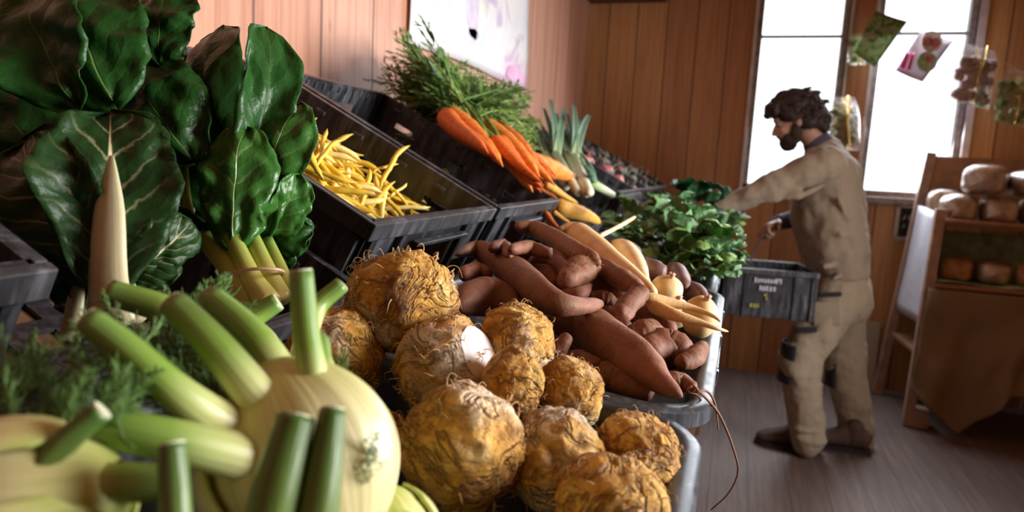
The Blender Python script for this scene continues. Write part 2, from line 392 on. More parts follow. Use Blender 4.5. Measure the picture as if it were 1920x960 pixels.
def crate2(label, y0, fx, fz, tau, W=.42, L=.36, H=.17):
    r = crate(label, y0, 0, fx=fx, fz=fz, tau=tau, h=H, group='black crates at the far end of the lower tier'); crate_parts(r, W, L, H); return r
C_FAR = crate2('black crate of greens below the outstretched sleeve', 2.20, -.01, CAMH - .20, math.radians(20))
C_FAR2 = crate2('black crate of greens at the far end of the lower tier', 2.64, -.01, CAMH - .22, math.radians(20))
C_FAR3 = crate2('black crate the person reaches into', 3.08, -.01, CAMH - .22, math.radians(20))
# the stepped timber stand under everything
st = thing('display_stand', 'stepped timber stall under the vegetable crates and trays', 'display stand', (-.5, 1.9, 0))
def beam(b, p, q, wy, th):
    "sloping board from p to q in the XZ plane, wy = (y0, y1)"
    (x0, z0), (x1, z1) = p, q; n = V((-(z1 - z0), 0, x1 - x0)).normalized() * th
    if n.z > 0: n = -n
    vs = [V((x, y, z)) + k for y in wy for (x, z) in (p, q) for k in (V((0, 0, 0)), n)]
    b.add(vs, [(0, 1, 3, 2), (4, 6, 7, 5), (0, 4, 5, 1), (2, 3, 7, 6), (0, 2, 6, 4), (1, 5, 7, 3)])
zt = V((sin(TAU), 0, cos(TAU)))
def under(drop, s): P = V((FX, 0, FZ - drop)) - zt * (CH + .003) + V((-cos(TAU), 0, sin(TAU))) * s; return (P.x, P.z)
for (ya, yb, dr) in ((-.16, .289, 0), (.289, .727, .085), (.727, 1.632, 0), (1.632, 2.53, .10), (2.53, 4.35, 0)):
    b = MB(); beam(b, under(dr, -.0), under(dr, CL + .02), (ya, yb), .02); b.build('upper_shelf', M_STAND, st, False)
for (ya, yb, P, ti, dp, H) in ((-.10, .583, (-.018, TF), 4, .372, .135), (.583, 1.287, (-.014, TF), 5.6, .372, .12), (1.287, 2.0, (-.03, TF - .01), 6, .36, .12), (2.18, 3.52, (-.01, CAMH - .215), 20, .36, .173)):
    ti = math.radians(ti); z = V((sin(ti), 0, cos(ti))); P0 = V((P[0], 0, P[1])) - z * (H + .003); P1 = P0 + V((-cos(ti), 0, sin(ti))) * dp
    b = MB(); beam(b, (P0.x - .02, P0.z + .02 * math.tan(ti)), (P1.x, P1.z), (ya, yb), .02); b.build('lower_shelf', M_STAND, st, False)
for yy in (.0, .72, 1.62, 2.52, 3.45, 4.30):
    for xx, hh in ((-.09, .90), (-.50, .92), (-.86, 1.08)):
        if yy > 3.5 and xx > -.2: continue
        b = MB(); b.box((xx, yy, hh / 2), (.05, .05, hh)); b.build('leg', M_STAND, st, False)
b = MB(); b.box((-.12, 1.7, .52), (.02, 3.5, .66)); b.build('front_board', M_DARKWOOD, st, False)
# ---------------------------------------------------------------- vegetables
def celeriac_mat():
    t = NT('celeriac skin'); co = t.coord(); r = t.rand()
    o = t.node('ShaderNodeVectorMath'); o.operation = 'ADD'; t.put(o, 0, co); cb = t.node('ShaderNodeCombineXYZ'); t.put(cb, 0, t.math('MULTIPLY', r, 9.)); t.put(o, 1, cb.outputs[0]); co = o.outputs[0]
    a = t.noise(co, 26, 7, .62, .6); b = t.noise(co, 70, 5, .6, .3); c = t.voro(t.mapping(co, (1, 1, 1.6)), 48, 'DISTANCE_TO_EDGE'); d = t.noise(co, 14, 3)
    col = t.ramp(a, [(.28, (.26, .11, .025)), (.40, (.56, .26, .04)), (.52, (.78, .41, .06)), (.64, (.86, .56, .16)), (.78, (.90, .76, .52))])
    col = t.mix(t.rng(d, .52, .66, 0, .85), col, (.90, .80, .64)); w5 = t.noise(t.mapping(co, (1, 1, 3.0), (.6, .3, 0)), 34, 6, .7, 1.6); rg = t.math('ABSOLUTE', t.math('SUBTRACT', t.noise(co, 21, 4, .6, 1.2), .5)); rg2 = t.math('ABSOLUTE', t.math('SUBTRACT', t.noise(co, 44, 3, .6, .8), .5)); col = t.mix(t.rng(w5, .54, .66, 0, .6), col, (.30, .125, .03)); col = t.mix(t.math('MAXIMUM', t.rng(rg, .0, .030, .7, 0), t.rng(rg2, 0, .022, .4, 0)), col, (.20, .075, .016))  # pale patches: own skin mottling plus white highlights put into the colour
    col = t.mix(t.math('MULTIPLY', t.rng(c, .0, .05, .45, 0), t.rng(d, .40, .58, 1, 0)), col, (.20, .09, .025)); col = t.mix(t.rng(b, .60, .72, 0, .7), col, (.17, .075, .02))
    t.bump(t.math('ADD', t.math('MULTIPLY', a, 1.0), t.math('ADD', t.math('MULTIPLY', b, .5), t.math('ADD', t.math('MULTIPLY', w5, -.7), t.rng(rg, 0, .05, -.5, 0)))), 1.0, .007)
    return t.set(col=col, rough=.62, sss=.0)
M_CEL = celeriac_mat(); M_HAIR = plain('root hair', (.62, .40, .18), .7, .3, 30); M_CUT = plain('cut celeriac flesh', (.86, .78, .74), .5, .10, 40)
def mk_celeriac(px, py, w, h, rfac, label, seed, cut=None, hair=1.0):
    P = at(px, py, 1.0); d = (P - CAM)
    z = rfac; P = CAM + d * z; Rr = w / 2 * z / FPX; k = h / w; off = V((seed * 3.7, seed * 1.3, seed * 5.1))
    cd = (V(cut[0]).normalized() if cut else None)
    def fn(p):
        q = 1 + .13 * noise.noise(p * 1.3 + off) + .075 * noise.noise(p * 3.1 + off) + .045 * noise.noise(p * 7 + off) + .024 * noise.noise(p * 16 + off)
        q -= .03 * max(0, .25 - abs(noise.noise(p * 2.3 - off))) * 4 * .6
        if cd is not None:
            e = p.dot(cd) * q
            if e > cut[1]: q *= cut[1] / e if e > 0 else 1
        return q
    mb = MB(); mb.ball(P, (Rr, Rr, Rr * k), 5, fn); o = mb.build('celeriac', M_CEL, at=P - V((0, 0, Rr * k)))
    tag(o, label, 'celeriac', 'celeriac piled in the front tray')
    rr = random.Random(seed); hb = MB(); n = int(150 * hair)
    pole = V((rr.uniform(-.4, .9), rr.uniform(-.9, .2), rr.uniform(-.2, .9))).normalized()
    for i in range(n):
        p = V((rr.gauss(0, 1), rr.gauss(0, 1), rr.gauss(0, 1))).normalized()
        if p.dot(pole) < .1 and rr.random() < .6: continue
        s = fn(p) * .985; A = P + V((p.x * Rr, p.y * Rr, p.z * Rr * k)) * s; side = p.cross(V((rr.gauss(0, 1), rr.gauss(0, 1), rr.gauss(0, 1)))).normalized(); L = Rr * rr.uniform(.08, .30)
        pts = [A, A + p * L * .4 + side * L * .12, A + p * L * .65 + side * L * .5, A + p * L * .6 + side * L * .95 - V((0, 0, L * .3))]
        hb.tube([V(q) for q in spline(pts, 6)], [Rr * .0135 * (1 - .12 * j) for j in range(7)], 4)
    h_ = hb.build('root_hair', M_HAIR, o); h_['kind'] = 'stuff'
    if cut:
        c = MB(); cc = P + V((cd.x * Rr, cd.y * Rr, cd.z * Rr * k)) * (cut[1] + .004); a = cd.orthogonal().normalized(); b2 = cd.cross(a); vs = [cc + cd * .001]; m = 26; ra = Rr * math.sqrt(max(.02, 1 - cut[1] ** 2)) * .93
        for i in range(m):
            an = 2 * pi * i / m; q = ra * (1 + .13 * noise.noise(V((cos(an) * 1.5, sin(an) * 1.5, seed)))); vs.append(cc + a * cos(an) * q + b2 * sin(an) * q)
        for i in range(m): vs.append(vs[1 + i] - cd * Rr * .07)
        c.add(vs, [(0, 1 + i, 1 + (i + 1) % m) for i in range(m)] + [(1 + i, 1 + m + i, 1 + m + (i + 1) % m, 1 + (i + 1) % m) for i in range(m)]); f = c.build('cut_face', M_CUT, o, False); f['label'] = 'white cut face'
    return o
cel = [
 (755, 568, 206, 192, .600, 'large hairy celeriac at the back, top of the pile, against the black crates', 1, None, 1.6),
 (628, 672, 180, 190, .560, 'shaded celeriac half hidden behind the green fennel stalk', 2, None, .8),
 (838, 690, 196, 190, .555, 'celeriac with a white cut face in the middle of the pile', 3, ((.86, -.10, .50), .80), .9),
 (968, 640, 150, 135, .590, 'celeriac touching the sweet potatoes, behind the one with the white cut', 4, None, .9),
 (962, 718, 122, 128, .520, 'small pale celeriac tucked beside the white cut celeriac', 5, None, .5),
 (870, 842, 236, 240, .462, 'biggest celeriac at the front of the pile next to the fennel bulb', 6, None, .5),
 (1068, 738, 132, 134, .545, 'pale celeriac next to the long sweet potato by the tray divider', 7, None, 1.0),
 (1040, 862, 196, 196, .480, 'celeriac right behind the lowest one, beside the biggest one', 8, None, .6),
 (1193, 852, 160, 150, .488, 'celeriac in the rounded corner of the grey tray', 9, None, .9),
 (1145, 950, 212, 190, .425, 'lowest celeriac, cut off by the bottom of the view beside the tray rim', 10, None, .7),
 (722, 822, 90, 110, .500, 'mostly hidden celeriac in the dark gap behind the fennel bulb', 12, None, .4),
 (860, 985, 150, 110, .470, 'hidden celeriac underneath the biggest one', 13, None, .2)]
for c in cel: mk_celeriac(*c)
# --- sweet potatoes: (px, py, radius px) along each root
def sp_mat():
    t = NT('sweet potato skin'); co = t.coord(); a = t.noise(co, 30, 6, .6); b = t.noise(co, 110, 3); r = t.rand()
    base = t.mix(r, (.20, .074, .045), (.30, .125, .070)); dirt = (.21, .105, .052)
    col = t.mix(t.rng(a, .40, .62, 0, .85), base, dirt); col = t.mix(t.rng(t.noise(t.mapping(co, (1, 1, 1)), 55, 5, .7, 1.2), .50, .62, 0, .5), col, (.13, .055, .032)); col = t.mix(t.rng(b, .64, .74, 0, .7), col, (.11, .05, .03)); col = t.mix(t.rng(t.noise(co, 16, 2), .55, .7, 0, .5), col, (.44, .17, .13))
    t.bump(t.math('ADD', a, t.math('MULTIPLY', b, .3)), .5, .005); return t.set(col=col, rough=.62, spec=.35)
M_SP = sp_mat(); M_SPTAIL = plain('root tail', (.22, .10, .05), .7, .3)
def zz(x, y): return 840 + .4375 * x, 380 + .4375 * y
def root(name, pts, H, m, seed, n=16, seg=34, wob=.10, endcap=None, parent=None, flat=None):
    W = []
    for i, (x, y, r) in enumerate(pts):
        h = H[0] + (H[1] - H[0]) * i / max(1, len(pts) - 1); P = atZ(x, y, CAMH - h); W.append((P.x, P.y, P.z, r * dep(P) / FPX))
    S = spline(W, seg); o = V((seed * 2.3, seed * 4.1, 0)); ps = []; rs = []
    for i, (x, y, z, r) in enumerate(S):
        p = V((x, y, z)); ps.append(p); t = i / seg; e = 1.0
        if t < .10: e *= math.sqrt(max(0.02, 1 - ((.10 - t) / .10) ** 2))
        if t > .90: e *= math.sqrt(max(0.02, 1 - ((t - .90) / .10) ** 2))
        rs.append(max(.0006, r) * e)
    mb = MB(); mb.tube(ps, rs, n, prof=lambda an, t: 1 + wob * noise.noise(V((cos(an) * 1.1, sin(an) * 1.1, t * 5)) + o) + wob * .5 * noise.noise(V((cos(an) * 2.5, sin(an) * 2.5, t * 13)) + o))
    return mb.build(name, m, parent), ps, rs
sps = [
 ([(30, 225, 14), (120, 200, 30), (230, 255, 50), (340, 345, 58), (450, 425, 50), (560, 442, 34), (665, 432, 22)], (.122, .150), 'long smooth sweet potato lying slantwise over the heap beside the hairy celeriac'),
 ([(40, 440, 40), (100, 415, 60), (170, 408, 70), (235, 420, 60), (285, 440, 34), (322, 456, 10)], (.150, .158), 'fat sweet potato with a pointed tip behind the large hairy celeriac'),
 ([(285, 100, 20), (370, 115, 30), (460, 155, 34), (560, 222, 40), (650, 262, 26)], (.098, .118), 'long reddish sweet potato highest on the heap beside the parsnip'),
 ([(620, 255, 28), (720, 312, 38), (800, 360, 32), (836, 392, 18)], (.128, .146), 'slim reddish sweet potato running along the parsnip'),
 ([(722, 500, 38), (780, 430, 40), (836, 372, 34)], (.165, .140), 'stubby sweet potato piece with a blunt cut end at the parsnip tail'),
 ([(262, 240, 22), (370, 242, 40), (465, 262, 48), (528, 318, 30)], (.122, .135), 'brown sweet potato with a hooked end lying behind the long slanting one'),
 ([(490, 350, 30), (560, 300, 58), (632, 262, 34)], (.140, .122), 'purple-red sweet potato with fine rootlets under the highest one'),
 ([(350, 290, 28), (420, 325, 46), (478, 362, 28)], (.140, .152), 'small tan sweet potato tucked under the hooked brown one'),
 ([(265, 200, 18), (350, 196, 28), (445, 222, 18)], (.105, .112), 'dark sweet potato at the very back of the heap'),
 ([(185, 195, 18), (235, 188, 28), (264, 232, 16)], (.108, .115), 'small knobbly sweet potato below the crate with the hand hole'),
 ([(580, 340, 38), (680, 355, 58), (762, 405, 34)], (.150, .160), 'plump brown sweet potato in the middle of the heap'),
 ([(575, 405, 22), (660, 420, 38), (730, 442, 22)], (.160, .168), 'brown sweet potato under the plump one in the middle'),
 ([(475, 392, 16), (555, 396, 30), (610, 350, 10), (612, 310, 5)], (.155, .140), 'little sweet potato with an upturned curling tail'),
 ([(370, 488, 28), (470, 498, 52), (580, 522, 74), (700, 602, 86), (825, 692, 76), (915, 772, 42), (1005, 832, 22)], (.165, .196), 'huge sweet potato with a narrow neck across the front of the heap'),
 ([(600, 480, 24), (690, 500, 44), (775, 545, 26)], (.178, .184), 'pinkish sweet potato directly behind the huge one'),
 ([(770, 580, 38), (840, 565, 54), (895, 540, 36)], (.186, .178), 'round-ended sweet potato knob beside the turnips'),
 ([(830, 650, 44), (930, 625, 74), (1040, 650, 46)], (.194, .196), 'lumpy dark red sweet potato near the tray rim'),
 ([(985, 690, 26), (1055, 665, 36), (1095, 610, 24)], (.200, .196), 'curved sweet potato leaning on the tray rim'),
 ([(915, 770, 26), (990, 768, 38), (1065, 795, 16)], (.200, .202), 'small sweet potato trailing a long thin root over the rim'),
 ([(470, 690, 34), (570, 700, 54), (640, 730, 44)], (.196, .198), 'shaded sweet potato under the huge one, by the pale celeriac'),
 ([(630, 730, 46), (720, 755, 56), (800, 790, 44), (885, 815, 38)], (.200, .206), 'ridged sweet potato nearest the rounded tray divider'),
 ([(440, 690, 38), (475, 630, 34), (518, 562, 20)], (.195, .165), 'sweet potato standing on end between two celeriacs'),
 ([(60, 310, 24), (120, 292, 32), (180, 310, 22)], (.135, .140), 'brown sweet potato behind the fat pointed one'),
 ([(790, 445, 26), (870, 490, 46), (970, 550, 28)], (.172, .186), 'earthy brown sweet potato under the thin parsnip tails'),
 ([(700, 640, 60), (820, 740, 70), (960, 700, 50)], (.228, .238), 'sweet potato at the bottom of the heap under the huge one'),
 ([(420, 560, 50), (560, 600, 70), (700, 560, 50)], (.215, .228), 'buried sweet potato below the pinkish one'),
 ([(250, 480, 50), (380, 500, 60), (480, 450, 45)], (.205, .200), 'buried sweet potato below the long slanting one'),
 ([(560, 470, 40), (700, 430, 60), (830, 470, 40)], (.196, .200), 'buried sweet potato below the plump brown one'),
 ([(330, 330, 40), (480, 400, 55), (600, 430, 40)], (.175, .190), 'buried sweet potato under the hooked brown one')]
for i, (pts, H, lab) in enumerate(sps):
    o, ps, rs = root('sweet_potato', [zz(x, y) + (r * .4375 * 1.2,) for x, y, r in pts], H, M_SP, i + 1, 20, 44, .17)
    tag(o, lab, 'sweet potato', 'sweet potatoes heaped in the tray')
    rr = random.Random(i)
    if 'rootlets' in lab or 'pinkish' in lab or i in (14,):
        h = MB()
        for k in range(22):
            j = rr.randrange(6, 38); d = V((rr.gauss(0, 1), rr.gauss(0, 1), abs(rr.gauss(0, 1)))).normalized(); A = ps[j] + d * rs[j] * .9
            h.tube([A, A + d * .006 + V((.003, 0, 0)), A + d * .014 + V((rr.gauss(0, .010), rr.gauss(0, .010), .004))], [.0003, .00025, .0002], 4)
        h.build('rootlet', M_SPTAIL, o)['kind'] = 'stuff'
    if 'trailing' in lab:
        for pts2 in ([(1300, 724), (1322, 745), (1345, 772), (1362, 806), (1376, 845), (1384, 885), (1366, 925), (1333, 956)], [(1304, 735), (1325, 733), (1338, 750), (1343, 772), (1347, 806)], [(1296, 725), (1290, 735), (1308, 742), (1330, 775)]):
            Q = [ps[-1]] + [atX(a, b, .004 + .012 * q) if q else atX(a, b, -.004) for q, (a, b) in enumerate(pts2)]
            Q = [Q[0]] + [at(a, b, lerp(.62, .66, q / 7)) for q, (a, b) in enumerate(pts2)]
            h = MB(); S = [V(q) for q in spline(Q, 26)]; h.tube(S, [lerp(.0017, .0007, k / 26) for k in range(27)], 5); h.build('root_tail', M_SPTAIL, o)
# --- parsnips and turnips at the far side of the same tray
def pale_mat(name, c1, c2, c3, rings=90):
    t = NT(name); co = t.coord(); uv = t.coord('UV'); a = t.noise(co, 24, 5); w_ = t.noise(t.mapping(uv, (rings, 3, 1)), 1.0, 3, .6)
    col = t.ramp(a, [(.3, c2), (.55, c1), (.75, c3)]); col = t.mix(t.rng(w_, .62, .70, 0, .55), col, tuple(x * .45 for x in c1)); t.bump(w_, .25, .003); return t.set(col=col, rough=.55)
M_PARS = pale_mat('parsnip skin', (.84, .60, .30), (.72, .44, .17), (.88, .70, .44)); M_TURN = pale_mat('turnip skin', (.82, .60, .30), (.70, .44, .16), (.86, .70, .44), 8)
M_PURP = plain('purple root skin', (.17, .085, .075), .5, .35, 30)
for i, (pts, H, lab) in enumerate([
 ([(1052, 432, 14), (1078, 442, 27), (1110, 462, 27), (1145, 488, 22), (1180, 512, 17), (1215, 540, 12), (1232, 556, 7)], (.104, .158), 'large cream parsnip with a thick shoulder lying beside the red sweet potatoes'),
 ([(1150, 455, 8), (1172, 470, 20), (1192, 498, 20), (1206, 522, 12), (1220, 545, 6)], (.125, .150), 'short forked parsnip beyond the large cream one'),
 ([(1205, 556, 12), (1250, 566, 10), (1300, 578, 6), (1336, 592, 4), (1352, 604, 2)], (.150, .172), 'thin parsnip tail crossing in front of the turnips, upper one'),
 ([(1216, 570, 15), (1262, 590, 12), (1310, 604, 7), (1345, 616, 4), (1366, 622, 2)], (.160, .180), 'parsnip with a long tail poking out over the tray rim'),
 ([(1124, 443, 5), (1150, 430, 4), (1172, 418, 4), (1192, 406, 3)], (.105, .098), 'slender root sticking up towards the greens')]):
    o, ps, rs = root('parsnip', pts, H, M_PARS, 40 + i, 14, 30, .05); tag(o, lab, 'parsnip', 'parsnips beside the sweet potatoes')
    if i in (0, 1):
        d = (ps[0] - ps[3]).normalized(); c = MB(); c.tube([ps[0] + d * -.002, ps[0] + d * .004, ps[0] + d * .007], [rs[2] * .5, rs[2] * .42, rs[2] * .2], 9); c.build('crown', plain('parsnip crown', (.30, .2, .08), .8, .3), o)
def turnip(px, py, rx, ry, H, lab, m, seed, tail=None, name='turnip'):
    P = atZ(px, py, CAMH - H); k = dep(P) / FPX; off = V((seed, 0, seed * 2.)); b = MB()
    b.ball(P, (rx * k, rx * k, ry * k), 4, lambda p: 1 + .05 * noise.noise(p * 1.6 + off) + .015 * noise.noise(p * 5 + off)); o = b.build(name, m, at=P - V((0, 0, ry * k))); tag(o, lab, name.replace('_', ' '), 'round roots by the tray rim')
    c = MB(); d = V((.25, -.3, .9)).normalized(); A = P + d * ry * k * .96
    for q in range(5): e = (d + V((cos(q * 1.3), sin(q * 1.3), 0)) * .5).normalized(); c.tube([A - d * .002, A + e * .004, A + e * .008], [.003, .0025, .0018], 6)
    c.build('crown', M_CROWN, o)
    return o
M_CROWN = plain('cut leaf stub', (.62, .38, .28), .7, .3)
turnip(1249, 545, 31, 30, .158, 'round cream turnip resting above the long parsnip tails', M_TURN, 1)
turnip(1312, 594, 34, 40, .178, 'round cream turnip touching the tray rim', M_TURN, 2)
turnip(1262, 586, 34, 30, .186, 'turnip partly hidden under the parsnip tails', M_TURN, 3)
for i, (pts, H, lab) in enumerate([([(1142, 462, 12), (1170, 466, 18), (1196, 476, 12)], (.140, .145), 'purple-skinned root behind the short forked parsnip'),
 ([(1200, 496, 16), (1226, 506, 20), (1250, 512, 12)], (.150, .155), 'purple-skinned root between the forked parsnip and the greens'), ([(1250, 500, 12), (1270, 512, 18), (1285, 540, 14)], (.160, .175), 'purple-skinned root arching behind the round turnip'),
 ([(1285, 540, 14), (1305, 548, 18), (1322, 560, 10)], (.180, .185), 'purple-skinned root in the far corner of the tray')]):
    o, _, _ = root('purple_root', pts, H, M_PURP, 60 + i, 12, 20, .06); tag(o, lab, 'root vegetable', 'purple roots beside the greens')
# --- yellow beans
def bean_mat(name, a, b, c):
    t = NT(name); r = t.rand(); n = t.noise(t.coord(), 60, 3); col = t.ramp(r, [(0, a), (.6, b), (1, c)]); u = t.sep(t.coord('UV'))[0]
    col = t.mix(t.rng(u, .93, 1.0, 0, .6), col, (.25, .22, .04)); t.bump(n, .15, .002); return t.set(col=col, rough=.42)
M_BEAN = bean_mat('yellow bean pod', (.70, .44, .035), (.82, .56, .06), (.88, .72, .26)); M_GBEAN = bean_mat('green pod', (.16, .24, .04), (.22, .30, .06), (.3, .36, .10))
protos = []
for k in range(7):
    rr = random.Random(k + 5); c1, c2 = rr.uniform(-.2, .2), rr.uniform(-.14, .14); b = MB(); n = 16; L = 1.0
    pts = [V((t - .5, c1 * (.25 - (t - .5) ** 2) * 3 + .02 * sin(t * 9 + k), c2 * (.25 - (t - .5) ** 2) * 2)) for t in [i / n for i in range(n + 1)]]
    rad = [.047 * (1 if .12 < t < .86 else (.45 + .55 * t / .12 if t <= .12 else max(.10, (1 - t) / .14))) * (1 + .10 * sin(t * 34 + k)) for t in [i / n for i in range(n + 1)]]
    b.tube(pts, rad, 8, sq=.86); protos.append(b)
bean_me = []
for b in protos:
    o = b.build('yellow_bean', M_BEAN, local=True); bean_me.append(o.data); bpy.data.objects.remove(o)
def bean(P, d, up, L, k, m=None, lab='yellow bean pod in the heap in the black crate', group='yellow beans in the black crate', name='yellow_bean'):
    o = bpy.data.objects.new(name, bean_me[k % 7]); COL.objects.link(o); o.matrix_basis = frame(P, d, up) @ Matrix.Scale(L, 4); tag(o, lab, 'bean', group)
    if m: o.data = bean_me[k % 7].copy(); o.data.materials[0] = m
    return o
MBn = CR['beans'].matrix_basis; zc = (MBn.to_3x3() @ V((0, 0, 1))).normalized(); rr = random.Random(3)
EDGE = [(577, 318), (605, 352), (640, 382), (672, 398), (705, 404)]
def in_poly(x, y, P):
    c = False; j = len(P) - 1
    for i in range(len(P)):
        if (P[i][1] > y) != (P[j][1] > y) and x < (P[j][0] - P[i][0]) * (y - P[i][1]) / (P[j][1] - P[i][1]) + P[i][0]: c = not c
        j = i
    return c
POLY = [(548, 250), (610, 262), (640, 300), (690, 330), (745, 345), (762, 370), (768, 402), (705, 412), (640, 384), (590, 345), (548, 318)]
n = 0
while n < 120:
    x, y = rr.uniform(545, 775), rr.uniform(245, 415)
    if not in_poly(x, y, POLY): continue
    lay = rr.random(); edge = max(0, min(1, (700 - x) / 130)); h = .066 + .088 * edge * (.5 + .5 * lay) + .036 * lay
    P = atP(x, y, MBn @ V((0, 0, h)), zc); lc = MBn.inverted() @ P
    if lc.x < .022 or lc.y < .03: continue
    a = rr.gauss(.55, .95); d2 = at(x + 40 * cos(a), y + 40 * sin(a), 1) - at(x, y, 1); d = (d2.normalized() - zc * d2.normalized().dot(zc) * rr.uniform(.35, 1.0)).normalized() + zc * rr.gauss(0, .12)
    lc2 = MBn.inverted() @ (P + d * .045); lc3 = MBn.inverted() @ (P - d * .045)
    if min(lc2.x, lc3.x) < .014 or min(lc2.y, lc3.y) < .015: continue
    bean(P, d, zc + V((rr.gauss(0, .4), rr.gauss(0, .4), 0)), rr.uniform(.085, .12), rr.randrange(7)); n += 1
for (x0, y0, x1, y1, h0, h1, lab) in ((715, 352, 768, 272, .075, .150, 'long yellow bean standing upright against the crate side'), (738, 356, 772, 408, .085, .07, 'yellow bean curling down towards the front rim of its crate'), (700, 322, 748, 308, .08, .10, 'yellow bean bridging over the dark crate bottom'),
        (725, 372, 764, 343, .08, .10, 'pale-tipped yellow bean leaning over the crate bottom'), (590, 298, 612, 240, .13, .175, 'yellow bean sticking straight up from the heap by the chard'), (596, 312, 642, 262, .13, .165, 'yellow bean jutting from the top of the heap, second from the chard'), (578, 252, 600, 282, .17, .14, 'yellow bean leaning on the chard leaf')):
    xl = .34 if x0 > 690 else .10; A = atY(x0, y0, Y1 + xl - .02); B = atY(x1, y1, Y1 + xl + .03); bean((A + B) / 2, B - A, zc, (B - A).length, int(x0), lab=lab)
ME = CR['empty'].matrix_basis
for (x0, y0, x1, y1, h, lab) in ((742, 252, 795, 272, .10, 'green pod at the side of the nearly empty crate'), (800, 285, 870, 330, .05, 'green pod lying low in the nearly empty crate'), (822, 302, 845, 338, .07, 'green pod beside the slots of the nearly empty crate'), (845, 318, 870, 322, .05, 'short green pod near the front of the nearly empty crate')):
    A = atP(x0, y0, ME @ V((0, 0, h)), zc); B = atP(x1, y1, ME @ V((0, 0, h)), zc); bean((A + B) / 2, B - A, zc, (B - A).length, int(x0), M_GBEAN, lab, 'green pods in the nearly empty crate', 'green_pod')
# --- carrots with feathery tops
def carrot_mat(name, c, d): return pale_mat(name, c, d, tuple(min(1, x * 1.15) for x in c), 34)
M_CAR = carrot_mat('orange carrot skin', (.72, .17, .025), (.55, .11, .02)); M_CARY = carrot_mat('yellow carrot skin', (.80, .44, .08), (.66, .30, .05)); M_CARM = carrot_mat('amber carrot skin', (.78, .27, .045), (.60, .17, .03))
M_FROND = plain('carrot leaf', (.085, .18, .035), .55, .5, 30); M_FRONDL = plain('pale carrot leaf', (.19, .30, .07), .55, .4, 30)
car_me = []
for k in range(5):
    b = MB(); n = 20; rr = random.Random(k)
    b.tube([V((t, .05 * sin(t * 2.6 + k), .03 * sin(t * 4 + k * 2))) for t in [i / n for i in range(n + 1)]], [(.095 if k < 3 else .125) * max(.05, min(1, (t + .015) / .06) ** .5) * (1 - .72 * t ** 1.3 if t < .86 else max(.03, (.37 - (t - .86) * 2.4))) * (1 + .04 * sin(t * 40 + k)) for t in [i / n for i in range(n + 1)]], 12)
    o = b.build('carrot', M_CAR, local=True); car_me.append(o.data); bpy.data.objects.remove(o)
def frond_bm(seed, pairs=12, L=1.0, wid=.30, droop=.25, fine=10):
    rr = random.Random(seed); b = MB(); n = 14
    st = [V((t, .08 * sin(t * 2 + seed), droop * (t - 1.6 * t * t) * .6)) * L for t in [i / n for i in range(n + 1)]]
    b.tube(st, [.010 * L * (1 - .75 * i / n) for i in range(n + 1)], 5)
    for i in range(pairs):
        t = .30 + .70 * i / pairs; p = st[int(t * n)]; bl = wid * L * (1 - .62 * (t - .3) / .7) * rr.uniform(.8, 1.1)
        for s in (-1, 1):
            d = V((.55, s * 1.0, rr.uniform(-.6, .8))).normalized(); q = p + d * bl; b.tube([p, p + d * bl * .5 + V((0, 0, bl * .06)), q], [.004 * L, .003 * L, .0015 * L], 3, cap=False)
            for j in range(fine):
                u = .2 + .8 * j / fine; a = p + d * bl * u; ll = bl * .34 * (1 - .5 * u) * rr.uniform(.7, 1.3)
                for s2 in (-1, 1):
                    e = (d * .7 + d.cross(V((0, 0, 1))) * s2 + V((0, 0, rr.uniform(-.6, .6)))).normalized(); w_ = e.cross(V((rr.gauss(0, .5), rr.gauss(0, .5), 1))).normalized() * ll * .11
                    c = a + e * ll * .55; g = a + e * ll
                    b.add([a, c + w_, g, c - w_], [(0, 1, 2, 3)]); f = (e + d * .8).normalized(); b.add([a + e * ll * .3, a + e * ll * .4 + f * ll * .3 + w_ * .8, a + e * ll * .3 + f * ll * .6], [(0, 1, 2)])
    return b
frond_me = []
for k in range(6):
    o = frond_bm(k).build('leaf_spray', M_FROND if k < 3 else M_FRONDL, local=True); frond_me.append(o.data); bpy.data.objects.remove(o)
def carrot(P, d, up, L, k, m, leaf=None, lab=None):
    o = bpy.data.objects.new('carrot', car_me[k % 5]); COL.objects.link(o); o.matrix_basis = frame(P, d, up) @ Matrix.Scale(L, 4)
    if m is not M_CAR: o.data = CARM[(k % 5, m.name)]
    tag(o, lab or 'orange carrot in the heap below the feathery green tops', 'carrot', 'carrots heaped in the low crate')
    if leaf:
        for j, (dd, LL, kk) in enumerate(leaf):
            f = bpy.data.objects.new('leaf_spray', frond_me[kk % 6]); COL.objects.link(f); f.parent = o; f.matrix_basis = o.matrix_basis.inverted() @ (frame(P, dd, up) @ Matrix.Scale(LL, 4))
    return o
CARM = {}
for m in (M_CARY, M_CARM):
    for k in range(5): d = car_me[k].copy(); d.materials[0] = m; CARM[(k, m.name)] = d
rr = random.Random(21); P0c = V((FX, 0, FZ - .10)); ntop = 0
